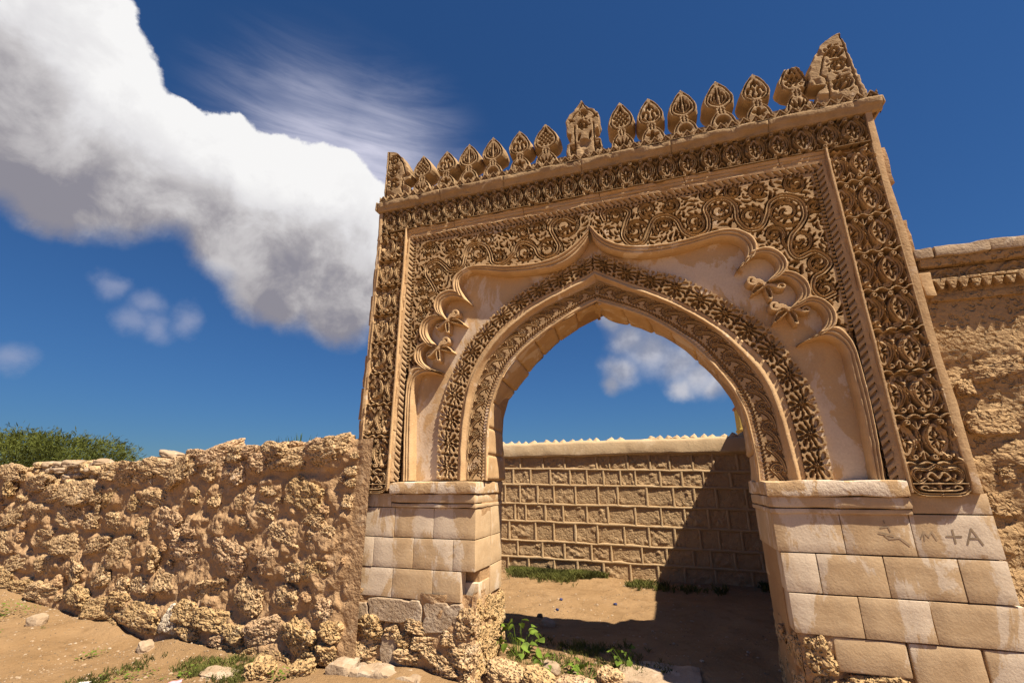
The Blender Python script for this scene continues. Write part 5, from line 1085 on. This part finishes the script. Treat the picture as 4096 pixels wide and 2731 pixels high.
def paper(lab,x,y,s,m,rz,nm='paper_scrap',stand=False):
    U,V=np.meshgrid(np.linspace(-1,1,9),np.linspace(-.7,.7,7)); Zp=.25*fbm(np.stack([U*1.3,V*1.3,U*0+x],-1),3,9)
    P=np.stack([U*s,(Zp if stand else V)*s,((V+.7) if stand else Zp+.25)*s],-1); o=surf(nm,P,m); o.location=(x,y,gzf(x,y)+.01); o.rotation_euler[2]=rz
    sm=o.modifiers.new('thick','SOLIDIFY'); sm.thickness=.002; tag(o,lab,'litter')
paper('crumpled white paper scrap in the grass at the back wall foot',-1.92,4.28,.035,M_paper,.3,stand=True)
paper('pink and white wrapper lying on the front sand',-3.7,-.65,.05,M_pink,.8); paper('pale paper scrap on the sand in the left foreground',-4.6,-.8,.05,M_paper,.2)
# ------------------------------------------------------------------ plants
def leaf_mesh(nm,w=.8,cup=.15):
    bm=bmesh.new(); rows=[]; ts=np.linspace(0,1,7)
    for t in ts:
        hw=w*.5*max(0,math.sin(math.pi*min(1,t**.72)))**.8*(1.1-.25*t); rows.append([bm.verts.new((x*hw,t,cup*abs(x)*hw*1.2-.22*t*t+.05)) for x in (-1,-.5,0,.5,1)])
    for a,b in zip(rows[:-1],rows[1:]):
        for i in range(4): bm.faces.new((a[i],a[i+1],b[i+1],b[i]))
    return bm_mesh(nm,bm,True)
LEAF=[leaf_mesh('leaf',.95,.2),leaf_mesh('leaf',.85,.35),leaf_mesh('leaf',1.05,.05)]
for m_ in LEAF: m_.materials.append(M_leaf)
def leafy(label,x,y,n,rad,h,ls):
    ls=ls*.74; z=gzf(x,y); t=thing('broadleaf_plant',label,'plant',(x,y,z),'broad leaved plants in the gate opening'); bm=bmesh.new()
    for k in range(n):
        a=rng.uniform(0,6.28); r=rad*math.sqrt(rng.random()); hh=h*rng.uniform(.35,1)*(1-.4*r/rad); p=Vector((math.cos(a)*r,math.sin(a)*r,hh))
        q0=Vector((p.x*.25,p.y*.25,0)); d=(p-q0); sd=d.cross(Vector((0,0,1))).normalized()*.003 if d.cross(Vector((0,0,1))).length>1e-4 else Vector((.003,0,0))
        up=sd.cross(d).normalized()*.003
        va=[bm.verts.new(v) for v in (q0+sd,q0-sd*.5+up,q0-sd*.5-up)]; vb=[bm.verts.new(v) for v in (p+sd*.6,p-sd*.3+up*.6,p-sd*.3-up*.6)]
        for i in range(3): bm.faces.new((va[i],va[(i+1)%3],vb[(i+1)%3],vb[i]))
        o=ob('leaf',LEAF[rng.integers(3)],M_leaf,t); o.location=p; s=ls*rng.uniform(.65,1.15); o.scale=(s,s,s); o.rotation_euler=(rng.uniform(-.9,.35),rng.uniform(-.5,.5),a-math.pi/2+rng.uniform(-.9,.9))
    ob('stems',bm_mesh('stems',bm),M_leaf,t)
leafy('tallest broad leaved plant against the left pier in the opening',-.98,.62,26,.21,.34,.12)
leafy('low broad leaved plant spreading right of the tallest one',-.60,.46,18,.20,.15,.085)
leafy('small creeping leafy plant in the middle of the threshold',-.30,.44,16,.17,.12,.075)
leafy('leafy tuft on the sunlit edge next to the grey slab',.0,.70,14,.13,.17,.085)
leafy('tiny leafy sprout between threshold stones',-.42,.28,9,.10,.09,.06)
wb = bmesh.new()
for wx,wy,n_,rad,h in ((-2.88,-.34,60,.09,.09),(-2.78,-.62,40,.07,.05),(-5.4,-.25,60,.14,.07),(-7.6,.0,260,.36,.16),(-6.75,-.62,160,.24,.12),(-4.4,-.55,90,.25,.05),(-3.9,-.45,60,.2,.05)):
    z = gzf(wx,wy)
    for k in range(n_):
        a=rng.uniform(0,6.28); r=rad*rng.random(); p=Vector((wx+math.cos(a)*r,wy+math.sin(a)*r,z+rng.uniform(.1,1)*h)); s_=rng.uniform(.008,.020); b=rng.uniform(0,6.28)
        e=Vector((math.cos(b),math.sin(b),rng.uniform(-.2,.5)))*s_; f=Vector((-math.sin(b),math.cos(b),rng.uniform(-.3,.3)))*s_*.6; wb.faces.new([wb.verts.new(v) for v in (p-e,p+f,p+e,p-f)])
ob('weeds',bm_mesh('weeds',wb),M_leaf)['kind']='stuff'
def grass(name,pts,m,h0,h1,per=7):
    V=[];F=[];k=0
    for x,y,z in pts:
        for b in range(per):
            a=rng.uniform(0,6.28); h=rng.uniform(h0,h1); l=rng.uniform(.2,.9)*h; w=.0022+.0015*rng.random(); bx_,by_=x+rng.normal(0,.012),y+rng.normal(0,.012); c,s=math.cos(a),math.sin(a)
            V+= [(bx_-s*w,by_+c*w,z),(bx_+s*w,by_-c*w,z),(bx_+c*l*.4+s*w*.8,by_+s*l*.4-c*w*.8,z+h*.65),(bx_+c*l,by_+s*l,z+h)]; F.append((k,k+1,k+2,k+3)); k+=4
    o=ob(name,mesh_np(name,np.array(V),np.array(F),False),m); o['kind']='stuff'
pts=[]
while len(pts)<1700:
    x=rng.uniform(-3.2,2.0); y=bx(x)-.04-abs(rng.normal(0,.24)); f=fbm(np.array([[x*1.6,y*2,0]]),3,120)[0]
    dens=np.interp(x,[-3.2,-2.4,-1.5,-1.1,-.4,.3,2],[1,1,1,.45,.5,.3,.35])
    if f*.9+rng.random()*.55>1.10-dens*.72: pts.append((x,y,gzf(x,y)))
grass('grass',pts,M_grass,.035,.11)
pts=[]
while len(pts)<800:
    x,y=rng.uniform(-6.6,-3.2),rng.uniform(-1.3,-.05); f=fbm(np.array([[x*1.3,y*1.6,3]]),3,121)[0]
    if f+rng.normal(0,.12)>.36: pts.append((x,y,gzf(x,y)))
for i in range(260): x,y=rng.uniform(-1.1,.4),rng.normal(.62,.12); pts.append((x,y,gzf(x,y)))
for i in range(160): x,y=rng.normal(-.4,.25),rng.normal(1.0,.1); pts.append((x,y,gzf(x,y)))
grass('foreground_grass',pts,M_grass,.015,.05)
# spiky plant showing over the rubble wall
al=thing('spiky_plant','dark green spiky plant peeping over the rubble wall near the gate','plant',(-5.2,2.0,0))
bm=bmesh.new()
for k in range(46):
    a=rng.uniform(0,6.28); e=rng.uniform(.9,1.5); L=rng.uniform(.35,.55); x0=rng.uniform(-.34,.34); c=Vector((math.cos(a)*math.cos(e),math.sin(a)*math.cos(e),math.sin(e))); p=Vector((x0,rng.uniform(-.1,.1),1.85)); s=c.cross(Vector((0,0,1))).normalized()*.022
    bm.faces.new([bm.verts.new(v) for v in (p-s,p+s,p+c*L*.6+s*.7+Vector((0,0,0)),p+c*L)]); bm.faces.new([bm.verts.new(v) for v in (p-s,p+c*L,p+c*L*.6-s*.7)])
ob('leaves',bm_mesh('leaves',bm),M_aloe,al); bm=bmesh.new(); r=bmesh.ops.create_cone(bm,cap_ends=True,segments=10,radius1=.14,radius2=.10,depth=1.9); bmesh.ops.translate(bm,vec=(0,0,.9),verts=bm.verts); ob('stem',bm_mesh('stem',bm),M_bark,al)
# flat crowned acacia beyond the wall at far left
at=thing('acacia_tree','flat crowned feathery green acacia beyond the rubble wall at far left','tree',(-17.6,5.0,-.26))
def limb(bm,p,q,r0,r1,n=6):
    d=(q-p).normalized(); a=d.orthogonal().normalized(); b=d.cross(a); L=[]
    for c_,r in ((p,r0),(q,r1)): L.append([bm.verts.new(c_+a*r*math.cos(t)+b*r*math.sin(t)) for t in np.linspace(0,6.283,n,endpoint=False)])
    for i in range(n): bm.faces.new((L[0][i],L[0][(i+1)%n],L[1][(i+1)%n],L[1][i]))
bm=bmesh.new(); limb(bm,Vector((0,0,-.2)),Vector((.1,0,1.0)),.2,.15)
ends=[]
for k in range(14):
    a=k/14*6.28; e=Vector((math.cos(a)*rng.uniform(1.2,3.6),math.sin(a)*rng.uniform(.6,1.7),rng.uniform(1.9,2.7))); m_=Vector((e.x*.4,e.y*.4,1.7)); limb(bm,Vector((.1,0,.95)),m_,.10,.06); limb(bm,m_,e,.06,.02); ends.append(e)
ob('trunk',bm_mesh('trunk',bm),M_bark,at)
V=[];F=[];k=0
for c in range(1900):
    a=rng.uniform(0,6.28); r=math.sqrt(rng.random()); x=math.cos(a)*r*3.7; y=math.sin(a)*r*2.0; tp=3.30-.30*(x/4.1)**2-1.25*max(0,(x+.2)/3.6)**1.4-.25*(y/2)**2+.10*vnoise(np.array([x*1.7,y*1.7,0.])); lo=1.78+.25*r
    z=tp-(tp-lo)*rng.random()**1.7; dd=Vector((x*.35+rng.normal(0,.5),y*.4+rng.normal(0,.5),rng.uniform(.1,1.0))).normalized()
    for j in range(16):
        L=rng.uniform(.06,.20); w=L*.085; d=(dd+Vector(rng.normal(0,.5,3))).normalized(); s=d.cross(Vector(rng.normal(0,1,3))).normalized()*w; p=Vector((x,y,z))+Vector(rng.normal(0,.10,3))
        V+=[p-s*.5,p+d*L*.5-s,p+d*L,p+d*L*.5+s]; F.append((k,k+1,k+2,k+3)); k+=4
ob('crown',mesh_np('crown',np.array([v[:] for v in V]),np.array(F),False),M_acacia,at)
